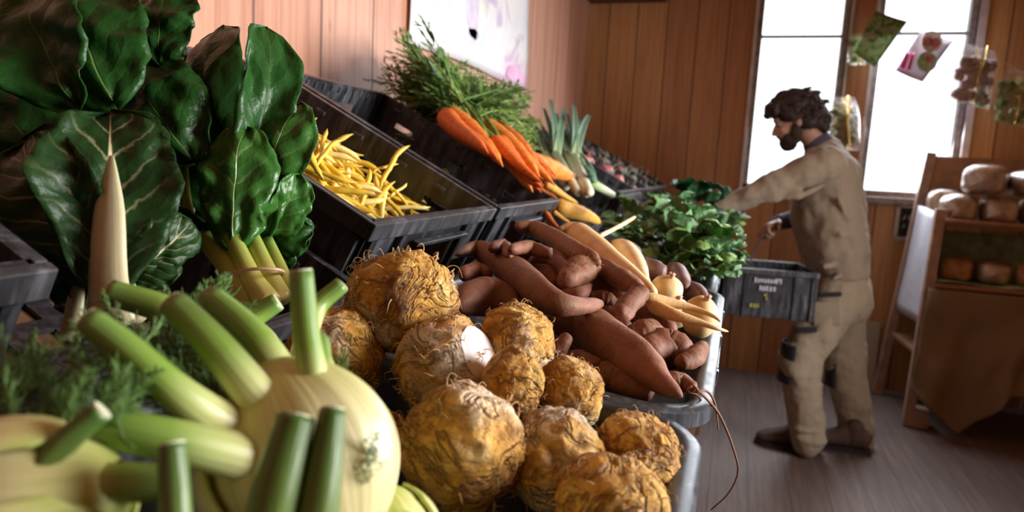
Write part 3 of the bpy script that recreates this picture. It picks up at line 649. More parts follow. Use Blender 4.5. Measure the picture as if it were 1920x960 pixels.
for i in range(40):                                        # upper heap, crowns to the wall
    t = rr.random(); x, y = 850 + 112 * t + rr.uniform(-12, 12), 236 + 58 * t + rr.uniform(-14, 16) ; lay = rr.random() * .05
    P = atP(x - 30, y - 34, P0c + zt * (.100 + lay), zt); Q = atP(x + 46, y + rr.uniform(12, 40), P0c + zt * (.092 + lay), zt); d = (Q - P).normalized()
    leaf = None
    if i < 38:
        gx, gy = rr.choice([(rr.uniform(706, 800), rr.uniform(95, 190)), (rr.uniform(712, 830), rr.uniform(150, 215)), (rr.uniform(760, 880), rr.uniform(90, 185)), (rr.uniform(880, 985), rr.uniform(150, 225)), (rr.uniform(960, 1010), rr.uniform(215, 280))]); G = at(gx, gy, rr.uniform(1.95, 2.08)); G.x = max(G.x, WX + .15); leaf = [((G - P), (G - P).length * rr.uniform(.9, 1.1), rr.randrange(6))]
        gx, gy = gx + rr.uniform(-45, 45), gy + rr.uniform(-10, 45); G = at(gx, gy, rr.uniform(1.92, 2.08)); G.x = max(G.x, WX + .15); leaf.append(((G - P), (G - P).length, rr.randrange(6)))
        if i % 3 == 0: G = at(rr.uniform(700, 770), rr.uniform(115, 190), 1.93); G.x = max(G.x, WX + .12); leaf.append(((G - P), (G - P).length, rr.randrange(6)))
    carrot(P, d, zt, (Q - P).length * rr.uniform(.9, 1.15) + .05, rr.randrange(3), M_CAR if rr.random() < .75 else M_CARM, leaf)
for i in range(24):                                        # the carrots on top of the heap
    t = rr.random(); x, y = 862 + 100 * t + rr.uniform(-14, 14), 240 + 48 * t + rr.uniform(-16, 16); z = rr.uniform(1.755, 1.82)
    P = at(x - 34, y - 12 - rr.uniform(0, 12), z + .03); Q = at(x + 42, y + rr.uniform(8, 34), z - .03)
    carrot(P, Q - P, zt, (Q - P).length * rr.uniform(.95, 1.2), rr.randrange(3), M_CAR if rr.random() < .7 else M_CARM, None, 'orange carrot on top of the heap, below the feathery green tops')
for i, (x0, y0, x1, y1, hh, kk, m, lab) in enumerate([(985, 305, 1078, 336, .085, 3, M_CARM, 'amber carrot with a pale rounded end, uppermost of the ones in front of the leeks'), (1020, 345, 1082, 378, .09, 4, M_CARY, 'thick yellow carrot with a whiskery tip above the dark crate side'),
    (960, 312, 1022, 352, .07, 0, M_CAR, 'orange carrot lying along the rim of the nearly empty crate'), (975, 330, 1040, 372, .06, 1, M_CARM, 'amber carrot sliding down along the crate rim'), (1000, 318, 1052, 330, .06, 2, M_CAR, 'orange carrot behind the amber one with the pale end'), (1010, 352, 1052, 380, .05, 0, M_CAR, 'orange carrot under the thick yellow carrot'),
    (1042, 388, 1122, 413, .04, 3, M_CARY, 'pale yellow carrot with a long tail, lowest of the carrots'), (1036, 398, 1072, 418, .05, 4, M_CARY, 'yellow carrot beside the lowest one with the long tail'), (1022, 402, 1050, 428, .05, 4, M_CAR, 'blunt orange carrot squeezed beside the scuffed crate corner'), (1012, 422, 1048, 440, .03, 0, M_CAR, 'orange carrot end above the red sweet potato'), (930, 300, 990, 325, .06, 1, M_CAR, 'orange carrot at the bottom of the upper carrot heap')]):
    P = atP(x0, y0, P0c + zt * hh, zt); Q = atP(x1, y1, P0c + zt * hh, zt)
    carrot(P, Q - P, zt, (Q - P).length * 1.05, kk, m, None, lab)
# --- leeks
def grad_mat(name, stops, rough=.45, streak=40):
    t = NT(name); u, v, _ = t.sep(t.coord('UV')); col = t.ramp(u, stops); s = t.noise(t.mapping(t.coord('UV'), (2, streak, 1)), 1.0, 3)
    col = t.mix(t.rng(s, .45, .7, 0, .35), col, t.mix(1, col, (.55, .62, .45), 'MULTIPLY')); t.bump(s, .12, .002); return t.set(col=col, rough=rough)
M_LEEKW = grad_mat('leek shaft', [(0, (.80, .74, .60)), (.55, (.74, .78, .58)), (1, (.30, .44, .18))]); M_LEEKG = grad_mat('leek leaf', [(0, (.34, .46, .22)), (.3, (.17, .30, .20)), (1, (.07, .15, .11))])
def strap_leaf(b, A, d, up, L, wd, bend, tw=0):
    d = V(d).normalized(); s = d.cross(V(up)).normalized(); up = s.cross(d)
    def fn(u, v):
        q = (v - .5) * 2; ww = wd * (1 - .55 * u ** 2); return A + d * L * u + up * (bend * L * u * u + abs(q) * ww * .5) + s * q * ww + s * tw * L * u * u
    b.sheet(fn, 14, 4)
leek_labels = ['leek nearest the carrots with drooping dark leaves', 'second leek in from the carrots', 'third leek in from the carrots', 'fourth leek, with its leaves standing tallest', 'leek with a white shaft lying along the far crate side', 'short white leek nearest the front rim of its crate']
for i, (x0, y0, x1, y1, h, lf) in enumerate([(1062, 352, 1022, 290, .13, 1.6), (1084, 362, 1042, 290, .15, 1.9), (1100, 364, 1062, 290, .16, 2.0), (1106, 362, 1076, 295, .17, 2.0), (1112, 352, 1086, 300, .16, 1.8), (1148, 366, 1108, 342, .15, .6)]):
    ML = CR['leek'].matrix_basis; A = atP(x0, y0, ML @ V((0, 0, h)), zc); B = atP(x1, y1, ML @ V((0, 0, h + .03)), zc); d = (B - A).normalized()
    t = thing('leek', leek_labels[i], 'leek', A, 'leeks in the black crate'); b = MB(); b.tube([A, A + d * .006, lerp(A, B, .4), B], [.006, .014, .0145, .016], 12); b.build('shaft', M_LEEKW, t)
    for j in range(5):
        b = MB(); e = (d + zc * (.05 + .10 * j * (i % 2)) + V((0, .10 * (j - 2), .10 * (j % 3)))).normalized(); strap_leaf(b, B - d * .01, e, zc, (.13 + .035 * j) * lf, .016, .10 - .08 * j, .06 * (j - 2)); l = b.build('leaf', M_LEEKG, t); mod(l, 'SOLIDIFY', thickness=.0012)
# --- roots in the three far crates
M_BEET = plain('beetroot skin', (.20, .045, .05), .55, .4, 30); M_PINK = plain('pink root skin', (.55, .16, .14), .5, .3, 30); M_ONION = plain('brown root skin', (.22, .13, .09), .6, .4, 30)
k0 = 0
for key, mats, lab, grp in (('beet', (M_PINK, M_BEET, M_PINK), 'reddish root in the crate just behind the leeks', 'reddish roots behind the leeks'), ('dark', (M_ONION, M_BEET, M_ONION), 'dark round root in the crate second behind the leeks', 'dark roots second behind the leeks'), ('last', (M_ONION, M_ONION, M_BEET), 'brown round root in the crate closest to the far wall', 'brown roots closest to the far wall')):
    Mx = CR[key].matrix_basis; first = None; rr = random.Random(len(key) + 4); rt = grp.split()[0]
    for j in range(26):
        x, y = .055 + .085 * (j % 5) * .95 + rr.uniform(-.008, .008), .055 + .088 * (j // 5) + rr.uniform(-.01, .01); P = Mx @ V((x, y, .105 + rr.uniform(-.01, .028)))
        if first is None:
            b = MB(); b.ball((0, 0, 0), (.040, .040, .035), 3, lambda p: 1 + .08 * noise.noise(p * 1.7 + V((k0, 0, 0))) + (.55 * max(0, p.z - .9) * 4)); me = [];
            for m in mats: o = b.build('round_root', m, local=True); me.append(o.data); bpy.data.objects.remove(o)
            first = True; c = MB(); c.tube([V((0, 0, .03)), V((.003, 0, .05)), V((.012, .004, .075))], [.008, .005, .002], 6); cr = c.build('leaf_stub', M_LEEKG, local=True); cme = cr.data; bpy.data.objects.remove(cr)
        o = bpy.data.objects.new('round_root', me[rr.randrange(3)]); COL.objects.link(o); o.location = P; o.rotation_euler = (rr.uniform(-.9, .9), rr.uniform(-.9, .9), rr.uniform(0, 6)); o.scale = [rr.uniform(.85, 1.1)] * 3
        tag(o, lab, 'root vegetable', grp); l = bpy.data.objects.new('leaf_stub', cme); COL.objects.link(l); l.parent = o
        k0 += 1
# ---------------------------------------------------------------- chard, fennel, spring greens
def leaf_mat(name, dark, mid, vein, rough=.3, ribw=.030, nv=5.0, vst=.10, spec=.34):
    t = NT(name); u, v, _ = t.sep(t.coord('UV')); av = t.math('ABSOLUTE', t.math('SUBTRACT', v, .5)); co = t.coord()
    n = t.noise(co, 24, 5, .6); n2 = t.noise(co, 70, 4, .6)
    rib = t.rng(t.math('SUBTRACT', av, t.math('MULTIPLY', t.math('SUBTRACT', 1.05, u), ribw)), -.006, .006, 1, 0)
    ph = t.math('FRACT', t.math('ADD', t.math('MULTIPLY', t.math('SUBTRACT', u, t.math('MULTIPLY', av, .62)), nv), t.math('MULTIPLY', n, 1.3)))
    e = t.math('ABSOLUTE', t.math('SUBTRACT', ph, .5)); sv = t.math('MULTIPLY', t.rng(e, .0, .085, 1, 0), t.rng(av, .42, .1, .1, 1))
    col = t.mix(n, dark, mid); col = t.mix(t.math('MULTIPLY', sv, vst), col, vein); col = t.mix(rib, col, vein)
    hgt = t.math('SUBTRACT', t.math('ADD', t.math('MULTIPLY', e, 1.2), t.math('MULTIPLY', n2, .35)), t.math('MULTIPLY', rib, .3)); t.bump(hgt, .45, .005)
    m = t.set(col=col, rough=rough, spec=spec)
    return m
M_CH = leaf_mat('dark chard leaf', (.010, .050, .010), (.020, .086, .014), (.13, .22, .06), .36, .010, 4.0, .10, .24)
M_CHL = leaf_mat('bright chard leaf', (.020, .092, .014), (.045, .15, .024), (.42, .52, .24), .30, .012, 4.0, .22)
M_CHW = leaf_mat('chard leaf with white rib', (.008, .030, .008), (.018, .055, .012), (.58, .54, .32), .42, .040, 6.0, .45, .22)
M_STALKY = grad_mat('yellow chard stalk', [(0, (.62, .50, .16)), (.5, (.58, .56, .14)), (1, (.22, .36, .06))], .35, 14)
M_STALKW = grad_mat('white chard stalk', [(0, (.60, .52, .32)), (.6, (.60, .54, .34)), (1, (.50, .50, .28))], .38, 14)  # white stalk colour darkened to include the shade it stands in
M_BAND = plain('rubber band', (.62, .40, .26), .5, .1)
def leaf_fn(A, B, hw, roll, bend, seed, cup=.25, ruf=.27, view=None, face=0.0, shape=(.60, .36)):
    ax = (B - A); L = ax.length; ax = ax / L; vd = (view if view is not None else ((A + B) / 2 - CAM)).normalized()
    s = ax.cross(vd).normalized(); nrm = s.cross(ax).normalized()
    c, q = cos(roll), sin(roll); s, nrm = s * c + nrm * q, nrm * c - s * q
    if nrm.dot(vd) > 0: nrm = -nrm
    o = V((seed * 1.7, seed * 3.1, seed * .9)); mx = max((u / 60) ** shape[0] * (1 - u / 60) ** shape[1] for u in range(61))
    def fn(u, v):
        w = (max(u, 0) ** shape[0] * (1 - u) ** shape[1]) / mx * hw * (1 + .30 * noise.noise(V((u * 3.2, 0 if v > .5 else 5, 0)) + o) + .10 * noise.noise(V((u * 9, 0 if v > .5 else 5, 2)) + o)); k = (v - .5) * 2
        p = A + ax * L * (u - .06 * k * k * (1 - u)) + nrm * bend * L * (4 * u * (1 - u)) + s * w * k
        p -= nrm * (L * (.5 * ((seed * 37) % 10) / 10 + .1) * max(0, u - .55) ** 2 * 1.6)
        p += nrm * (-cup * (1 if seed % 3 else -1.3) * abs(k) ** 1.6 * w + ruf * hw * (noise.noise(V((u * 5, k * 2.2, 0)) + o) * .8 + abs(k) ** 2 * noise.noise(V((u * 11, k * 3, 4)) + o) * 1.1))
        return p
    return fn
def add_leaf(parent, name, A, B, hw, roll, bend, seed, m, nu=30, nv=16, **k):
    b = MB(); b.sheet(leaf_fn(A, B, hw, roll, bend, seed, **k), nu, nv); o = b.build(name, m, parent); mod(o, 'SOLIDIFY', thickness=.0009, offset=0); return o
def chard(label, base, leaves, stalks, m_st, band=None):
    t = thing('chard_bunch', label, 'chard', atZ(*base), 'bunches of chard')
    for (x0, y0, z0, x1, y1, z1, hw, roll, bend, seed, m) in leaves:
        A, B = at(x0, y0, z0), at(x1, y1, z1); add_leaf(t, 'leaf', A, B, hw * (z0 + z1) / 2 / FPX, roll, bend, seed, m)
    for pts, r, sq in stalks:
        P = [at(*p) for p in pts]; b = MB(); S = [V(q) for q in spline(P, 12)]; z = pts[0][2]
        b.tube(S, [(r if not hasattr(r, '__len__') else spline([(q,) for q in r], 12)[i][0]) * z / FPX * (lerp(1.12, .72, i / 12) if not hasattr(r, '__len__') else 1) for i in range(13)], 14, sq=sq, ref=_f, prof=lambda an, t_: 1 + .05 * cos(an * 7)); b.build('stalk', m_st, t)
    if band:
        P = [at(*p) for p in band]; b = MB(); b.tube([V(q) for q in spline(P, 24)], .0014, 6); b.build('rubber_band', M_BAND, t)
    return t
chard('bunch of bright glossy chard with yellow stalks tied by a rubber band', (500, 560, 1.10), [
  (438, 462, .585, 452, 226, .60, 68, .25, .06, 1, M_CHL), (490, 440, .62, 556, 182, .64, 56, .5, .10, 2, M_CHL), (455, 400, .63, 506, 46, .66, 62, -.35, .10, 3, M_CH), (425, 380, .66, 386, 24, .68, 62, .55, .10, 4, M_CH),
  (450, 330, .64, 455, 90, .675, 60, .9, -.05, 5, M_CH), (480, 452, .63, 566, 330, .62, 44, -.5, .12, 6, M_CHL), (500, 480, .64, 572, 420, .63, 36, .5, .15, 7, M_CH), (462, 460, .61, 500, 340, .61, 36, -.8, .12, 8, M_CHL), (420, 452, .61, 320, 400, .60, 34, .5, .15, 9, M_CH), (490, 500, .65, 545, 470, .63, 36, .2, .15, 10, M_CH), (430, 440, .64, 400, 230, .66, 70, -.3, .05, 26, M_CH), (505, 490, .66, 556, 400, .65, 44, .1, .05, 35, M_CH), (470, 300, .66, 470, 130, .68, 66, -.1, .1, 38, M_CH)],
  [([(528, 566, .575), (500, 510, .585), (470, 440, .60)], 22, .8), ([(505, 572, .565), (470, 520, .575), (432, 440, .59)], 24, .8), ([(478, 566, .575), (430, 500, .585), (380, 440, .60)], 24, .8), ([(540, 560, .595), (530, 520, .60), (500, 450, .62)], 18, .8), ([(470, 585, .57), (440, 530, .58), (400, 460, .60)], 18, .8)], M_STALKY,
  [(418, 524, .566), (440, 512, .556), (470, 505, .552), (500, 504, .553), (524, 506, .560), (532, 512, .585), (515, 520, .61), (470, 528, .615), (430, 530, .60), (418, 524, .566)])
chard('big dark chard bunch filling the top corner above the white-ribbed leaf', (330, 420, 1.12), [
  (362, 300, .60, 228, 108, .62, 96, .15, .10, 11, M_CH), (330, 330, .63, 262, 96, .68, 80, -.5, .06, 12, M_CH), (215, 190, .56, 120, -60, .60, 108, .35, .08, 13, M_CH), (280, 240, .62, 262, -30, .66, 80, -.4, .06, 14, M_CH),
  (150, 200, .55, 40, -40, .56, 90, .5, .10, 15, M_CH), (240, 330, .62, 60, 120, .62, 100, -.3, .06, 16, M_CH), (330, 400, .66, 200, 330, .66, 80, .4, .06, 17, M_CH), (380, 420, .68, 300, 220, .70, 90, .2, .04, 18, M_CH), (120, 330, .56, -40, 150, .55, 90, .2, .06, 19, M_CH), (300, 440, .64, 250, 260, .66, 90, -.6, .06, 27, M_CH), (330, 480, .66, 330, 330, .68, 80, .3, .03, 28, M_CH), (60, 420, .58, 0, 200, .60, 100, .2, .05, 41, M_CH), (300, 120, .62, 310, -40, .64, 60, .5, .08, 44, M_CH), (120, 480, .60, 60, 300, .62, 90, -.3, .05, 47, M_CH), (400, 350, .67, 330, 180, .68, 80, -.5, .08, 50, M_CH)],
  [([(360, 430, .62), (350, 370, .62), (345, 300, .62)], 9, .8), ([(320, 430, .64), (310, 380, .64), (300, 320, .64)], 9, .8)], M_STALKY)
chard('blurred chard with one broad white rib standing beside the black crate corner', (200, 590, 1.08), [
  (205, 540, .50, 208, 190, .53, 112, .0, .06, 21, M_CHW), (200, 540, .515, 110, 200, .54, 90, .4, .06, 31, M_CHW), (210, 540, .515, 290, 260, .54, 80, -.4, .06, 34, M_CHW), (190, 520, .505, 20, 250, .51, 100, .3, .10, 21, M_CHW), (215, 520, .52, 360, 420, .53, 55, -.4, .16, 22, M_CHW), (225, 545, .53, 330, 480, .53, 40, .4, .18, 23, M_CHW), (150, 560, .51, 110, 430, .52, 40, -.3, .1, 24, M_CHW), (170, 600, .52, 120, 480, .53, 50, .5, .1, 25, M_CH)],
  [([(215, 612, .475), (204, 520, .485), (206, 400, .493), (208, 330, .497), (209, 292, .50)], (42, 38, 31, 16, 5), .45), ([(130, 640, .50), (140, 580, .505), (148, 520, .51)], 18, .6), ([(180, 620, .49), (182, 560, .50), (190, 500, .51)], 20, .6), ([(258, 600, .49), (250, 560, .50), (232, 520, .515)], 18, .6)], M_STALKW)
# --- fennel
def fennel_mat(name, stops, nst=26):
    t = NT(name); u, v, _ = t.sep(t.coord('UV')); co = t.coord(); s = t.noise(t.mapping(t.coord('UV'), (1.2, nst, 1)), 1.0, 3, .5); n = t.noise(co, 18, 3)
    col = t.ramp(t.math('ADD', u, t.math('MULTIPLY', t.math('SUBTRACT', n, .5), .12)), stops); col = t.mix(t.rng(s, .48, .68, 0, .45), col, t.mix(1, col, (.62, .72, .40), 'MULTIPLY')); t.bump(s, .2, .003)
    return t.set(col=col, rough=.36, spec=.5)
M_FEN = fennel_mat('fennel bulb', [(0, (.78, .68, .36)), (.45, (.80, .73, .44)), (.8, (.68, .66, .28)), (1, (.46, .53, .14))])
M_FENS = fennel_mat('fennel stalk', [(0, (.80, .74, .44)), (.36, (.70, .70, .32)), (.60, (.22, .36, .06)), (1, (.16, .29, .07))], 18)
M_FEND = fennel_mat('dark fennel stalk', [(0, (.14, .21, .04)), (1, (.075, .15, .03))], 18)
M_FENC = plain('cut stalk end', (.62, .66, .44), .6, .15, 60)
M_FENF = plain('fennel frond', (.10, .20, .035), .55, .45, 30)
def stalk(t, pts, m, cutend=True, n=16, ridges=9):
    P = [(*at(x, y, z), r * z / FPX) for x, y, r, z in pts]; S = spline(P, 18); b = MB()
    b.tube([V(q[:3]) for q in S], [q[3] for q in S], n, prof=lambda an, u: 1 + .035 * cos(an * ridges), cap=True); o = b.build('stalk', m, t)
    if cutend:
        e = V(S[-1][:3]); d = (e - V(S[-2][:3])).normalized(); c = MB(); r = S[-1][3]; c.tube([e - d * .0005, e + d * .0008], [r * .97, r * .93], n); c.build('cut_end', M_FENC, o, False)
    return o
thread_me = []
for k in range(4):
    b = MB(); rr = random.Random(k + 70); n = 12; st = [V((t, .12 * sin(t * 2.5 + k), .12 * t * t * (1 if k % 2 else -1))) for t in [i / n for i in range(n + 1)]]; b.tube(st, [.02 * (1 - .8 * i / n) for i in range(n + 1)], 5)
    for i in range(11):
        t = .18 + .82 * i / 11; p = st[int(t * n)]
        for s in (-1, 1):
            d = V((.75, s * .8, rr.uniform(-.7, .7))).normalized(); L = .36 * (1.15 - t) * rr.uniform(.8, 1.2); b.tube([p, p + d * L * .6, p + d * L + V((L * .2, 0, 0))], [.008, .006, .003], 3, cap=False)
            for j in range(8):
                a = p + d * L * (.2 + .8 * j / 8); e = V((.8, rr.uniform(-1, 1), rr.uniform(-1, 1))).normalized() * L * .42; b.tube([a, a + e * .5, a + e + V((L * .08, 0, 0))], [.006, .005, .002], 3, cap=False)
    o = b.build('frond', M_FENF, local=True); thread_me.append(o.data); bpy.data.objects.remove(o)
def fronds(t, lst):
    for i, (x0, y0, z0, x1, y1, z1) in enumerate(lst):
        A, B = at(x0, y0, z0), at(x1, y1, z1); f = bpy.data.objects.new('frond', thread_me[i % 4]); COL.objects.link(f); f.parent = t; f.matrix_basis = wmat(t).inverted() @ (frame(A, B - A, -_f) @ Matrix.Scale((B - A).length, 4))
def bulb(t, C, up, rx, ry, h, seed, layers=4):
    "overlapping scale leaves wrapped round a heart; up = axis towards the stalks"
    up = V(up).normalized(); a = _f - up * _f.dot(up); a.normalize(); s = up.cross(a)
    def ring(u, an, k, off): 
        w = (sin(pi * min(1, (u * .86 + .10))) ** .62); return C + up * h * (u - .5) + (s * cos(an) * rx + a * sin(an) * ry) * w * k
    b = MB(); b.sheet(lambda u, v: ring(u, 2 * pi * v, .95 * (1 + .02 * cos(2 * pi * v * 11)), 0), 26, 48); b.build('bulb', M_FEN, t)
    for q in range(layers):
        c = (q * 2.05 + seed); span = 1.05 - .10 * q
        def fn(u, v, q=q, c=c, span=span):
            k = (v - .5) * 2; top = .99 - .16 * k * k - .05 * q; uu = u * top; return ring(uu, c + k * span * (1 - .25 * u), 1.0 + .028 * (layers - q) * (1 - .5 * abs(k) ** 3) + .010 * cos(k * 16), 0)
        b = MB(); b.sheet(fn, 22, 22); o = b.build('bulb_layer', M_FEN, t); mod(o, 'SOLIDIFY', thickness=.0022, offset=-1)
up1 = at(470, 640, .36) - at(590, 930, .335)
f1 = thing('fennel', 'large pale fennel bulb with stalks fanning out beside the celeriac', 'fennel', atZ(590, 950, 1.05), 'fennel in the front tray')
bulb(f1, at(560, 850, .345), up1, .0475, .036, .094, 4.2)
for pts, m in [([(586, 800, 40, .345), (590, 730, 30, .337), (574, 620, 25, .335), (564, 508, 22, .335)], M_FENS), ([(548, 808, 50, .345), (482, 742, 40, .328), (400, 645, 33, .325), (324, 568, 27, .33)], M_FENS), ([(565, 800, 44, .36), (532, 712, 34, .366), (474, 630, 30, .372), (392, 556, 24, .385)], M_FENS), ([(540, 850, 52, .34), (432, 806, 43, .322), (335, 740, 34, .305), (240, 655, 28, .30), (165, 600, 26, .30)], M_FENS),
               ([(550, 890, 56, .335), (446, 856, 44, .31), (270, 815, 38, .285), (130, 795, 36, .28)], M_FENS), ([(560, 700, 26, .40), (590, 585, 19, .43), (640, 534, 16, .44)], M_FENS), ([(640, 760, 34, .35), (606, 690, 22, .37), (600, 640, 18, .39)], M_FENS)]: stalk(f1, pts, m)
fronds(f1, [(450, 760, .35, 330, 610, .37), (430, 770, .345, 270, 640, .35), (440, 750, .35, 400, 610, .38), (470, 740, .355, 450, 600, .39), (420, 800, .34, 250, 700, .34), (430, 790, .34, 300, 660, .35), (460, 760, .36, 370, 640, .38), (410, 830, .335, 230, 740, .33), (440, 760, .35, 290, 560, .38), (690, 930, .32, 706, 800, .315), (660, 950, .315, 690, 840, .31), (620, 720, .37, 640, 660, .39)])
f2 = thing('fennel', 'fennel lying behind the large bulb, its stalk end pointing at the white chard rib', 'fennel', atZ(380, 640, 1.07), 'fennel in the front tray')
bulb(f2, at(420, 690, .43), at(300, 580, .44) - at(430, 700, .43), .032, .026, .07, 1.0)
stalk(f2, [(400, 640, 30, .41), (320, 585, 27, .40), (205, 548, 24, .395)], M_FENS); stalk(f2, [(440, 640, 28, .44), (470, 600, 22, .45), (520, 566, 18, .455)], M_FENS)
fronds(f2, [(370, 660, .39, 300, 520, .42), (350, 680, .385, 420, 520, .42), (330, 680, .38, 330, 560, .41), (360, 720, .37, 240, 640, .39), (380, 640, .40, 440, 500, .45), (330, 700, .36, 200, 560, .38), (400, 650, .40, 350, 540, .42), (360, 650, .40, 470, 560, .43), (300, 720, .36, 360, 620, .38), (280, 740, .35, 210, 650, .36)])
f3 = thing('fennel', 'blurred fennel bulb in the corner nearest the viewer with dark green stalks', 'fennel', atZ(60, 990, 1.07), 'fennel in the front tray')
bulb(f3, at(40, 965, .26), at(300, 870, .27) - at(20, 960, .26), .034, .030, .075, 2.2)
stalk(f3, [(100, 925, 40, .262), (210, 905, 38, .262), (335, 905, 34, .265)], M_FENS); stalk(f3, [(60, 900, 30, .25), (120, 830, 26, .255), (190, 770, 22, .26)], M_FEND)
fronds(f3, [(20, 800, .29, 60, 620, .33), (120, 800, .29, 80, 640, .33), (200, 760, .30, 260, 600, .36), (90, 780, .28, 200, 640, .33), (260, 780, .30, 200, 640, .33), (40, 740, .29, 10, 620, .31), (150, 720, .31, 120, 600, .35), (60, 860, .255, 160, 700, .29), (250, 840, .27, 180, 720, .29), (60, 860, .26, 20, 700, .28), (100, 850, .26, 130, 690, .28), (160, 820, .265, 230, 690, .29), (60, 800, .27, 170, 700, .29), (20, 760, .28, 120, 640, .31), (180, 880, .26, 60, 760, .28), (230, 760, .28, 160, 640, .31), (0, 880, .25, 90, 760, .27), (200, 800, .27, 300, 700, .30), (250, 760, .29, 330, 690, .31)])
f4 = thing('fennel', 'fennel crossing in front of the large bulb with dark stalks cut flat', 'fennel', atZ(560, 1010, 1.07), 'fennel in the front tray')
bulb(f4, at(560, 1160, .262), at(560, 900, .27) - at(560, 1060, .262), .034, .028, .06, 3.0, 3)
stalk(f4, [(500, 1010, 50, .262), (524, 900, 45, .268), (556, 782, 36, .278)], M_FEND); stalk(f4, [(588, 1010, 42, .266), (605, 900, 36, .272), (624, 768, 24, .282)], M_FEND); stalk(f4, [(332, 1010, 30, .245), (328, 920, 28, .25), (322, 835, 26, .255)], M_FEND)
f5 = thing('fennel', 'pale fennel base poking up at the bottom edge below the biggest celeriac', 'fennel', atZ(720, 1010, 1.06), 'fennel in the front tray'); bulb(f5, at(735, 1000, .37), at(720, 900, .37) - at(740, 1010, .37), .024, .022, .05, .4, 3); stalk(f5, [(720, 975, 16, .37), (712, 950, 14, .372), (700, 930, 12, .375)], M_FENS)
# --- spring greens
M_SG = leaf_mat('spring green leaf', (.075, .21, .08), (.18, .36, .15), (.52, .56, .34), .30, .02, 5.0, .2, .6)
M_SGL = leaf_mat('pale spring green leaf', (.13, .29, .07), (.26, .42, .12), (.50, .58, .28), .36, .02, 5.0)
M_BUD = plain('yellow-green bud', (.38, .44, .06), .5, .35, 60)
M_SGD = leaf_mat('dark cabbage leaf', (.012, .06, .022), (.03, .11, .035), (.16, .28, .12), .36, .02, 5.0)
def mkleaf(m, seed, hw, bend):
    b = MB(); b.sheet(leaf_fn(V((0, 0, 0)), V((1, 0, 0)), hw, 0, bend, seed, cup=.5, ruf=.22, view=V((0, 0, -1))), 16, 10); b.tube([V((-.45, 0, .02)), V((-.2, 0, .0)), V((.02, 0, .0)), V((.3, 0, bend * .8))], [.035, .032, .028, .012], 6); o = b.build('leaf', m, local=True); d = o.data; bpy.data.objects.remove(o); return d
sg_me = [mkleaf(M_SG if k < 4 else M_SGL, k + 30, .30 + .05 * (k % 3), (.12, -.10, .2)[k % 3]) for k in range(6)]; sgd_me = [mkleaf(M_SGD, k + 50, .42, .15) for k in range(3)]
b = MB()
for k in range(16): rr = random.Random(k); b.ball((rr.gauss(0, .3), rr.gauss(0, .3), rr.gauss(.2, .2)), (.17, .17, .2), 2)
o = b.build('bud', M_BUD, local=True); bud_me = o.data; bpy.data.objects.remove(o)
def greens(P, seed, size, label, group, mes, bud=True, n=9, tilt=(0, 0, 1)):
    t = thing('spring_greens', label, 'greens', P, group); rr = random.Random(seed); ax = V(tilt).normalized()
    for i in range(n):
        an = i * 2.4 + rr.uniform(-.3, .3); h = V((cos(an), sin(an), 0)); d = (h * rr.uniform(.6, 1.1) + ax * rr.uniform(.1, .9)).normalized()
        f = bpy.data.objects.new('leaf', mes[rr.randrange(len(mes))]); COL.objects.link(f); f.parent = t; f.matrix_basis = frame(d * size * .25, d, V((0, 0, 1)) + h * .2 + V((rr.gauss(0, .25), rr.gauss(0, .25), 0))) @ Matrix.Scale(size * rr.uniform(.75, 1.15), 4)
    if bud: f = bpy.data.objects.new('bud', bud_me); COL.objects.link(f); f.parent = t; f.matrix_basis = Matrix.Translation(ax * size * .35) @ Matrix.Scale(size * .20, 4)
    return t
rr = random.Random(9)
for i, (x, y, H, s) in enumerate([(1160, 428, .150, .055), (1195, 402, .115, .060), (1180, 440, .165, .055), (1228, 420, .125, .062), (1262, 398, .10, .062), (1215, 455, .165, .058), (1255, 445, .14, .062), (1295, 425, .12, .066), (1245, 480, .18, .058), (1285, 465, .155, .062), (1322, 450, .14, .062), (1295, 500, .195, .055), (1330, 485, .175, .058), (1350, 515, .20, .050), (1315, 520, .205, .052), (1268, 505, .20, .05), (1200, 475, .185, .05), (1345, 465, .16, .055), (1235, 395, .10, .055), (1360, 490, .185, .048)]):
    greens(atZ(x, y, CAMH - H), i + 3, s * .9, 'sprig of spring greens heaped in the tray beyond the turnips', 'spring greens heaped beyond the turnips', sg_me, i % 3 != 1, 12)
for i, (x, y, z, s) in enumerate([(1300, 372, 2.9, .10), (1268, 392, 2.7, .09), (1330, 385, 3.0, .09)]):
    greens(at(x, y, z), i + 60, s, ('dark cabbage leaves standing up highest, next to the reaching hand', 'dark cabbage leaves next to the last black crate', 'dark cabbage leaves behind the sleeve cuff')[i], 'dark leafy heads at the end of the stall', sgd_me, False, 8)
for i, (x, y, z, s) in enumerate([(1362, 425, 2.55, .07), (1352, 432, 2.45, .07), (1345, 415, 2.7, .07)]):
    greens(at(x, y, z), i + 70, s, 'leafy greens in the black crate below the sleeve', 'greens below the sleeve', sg_me + sgd_me, False, 8)
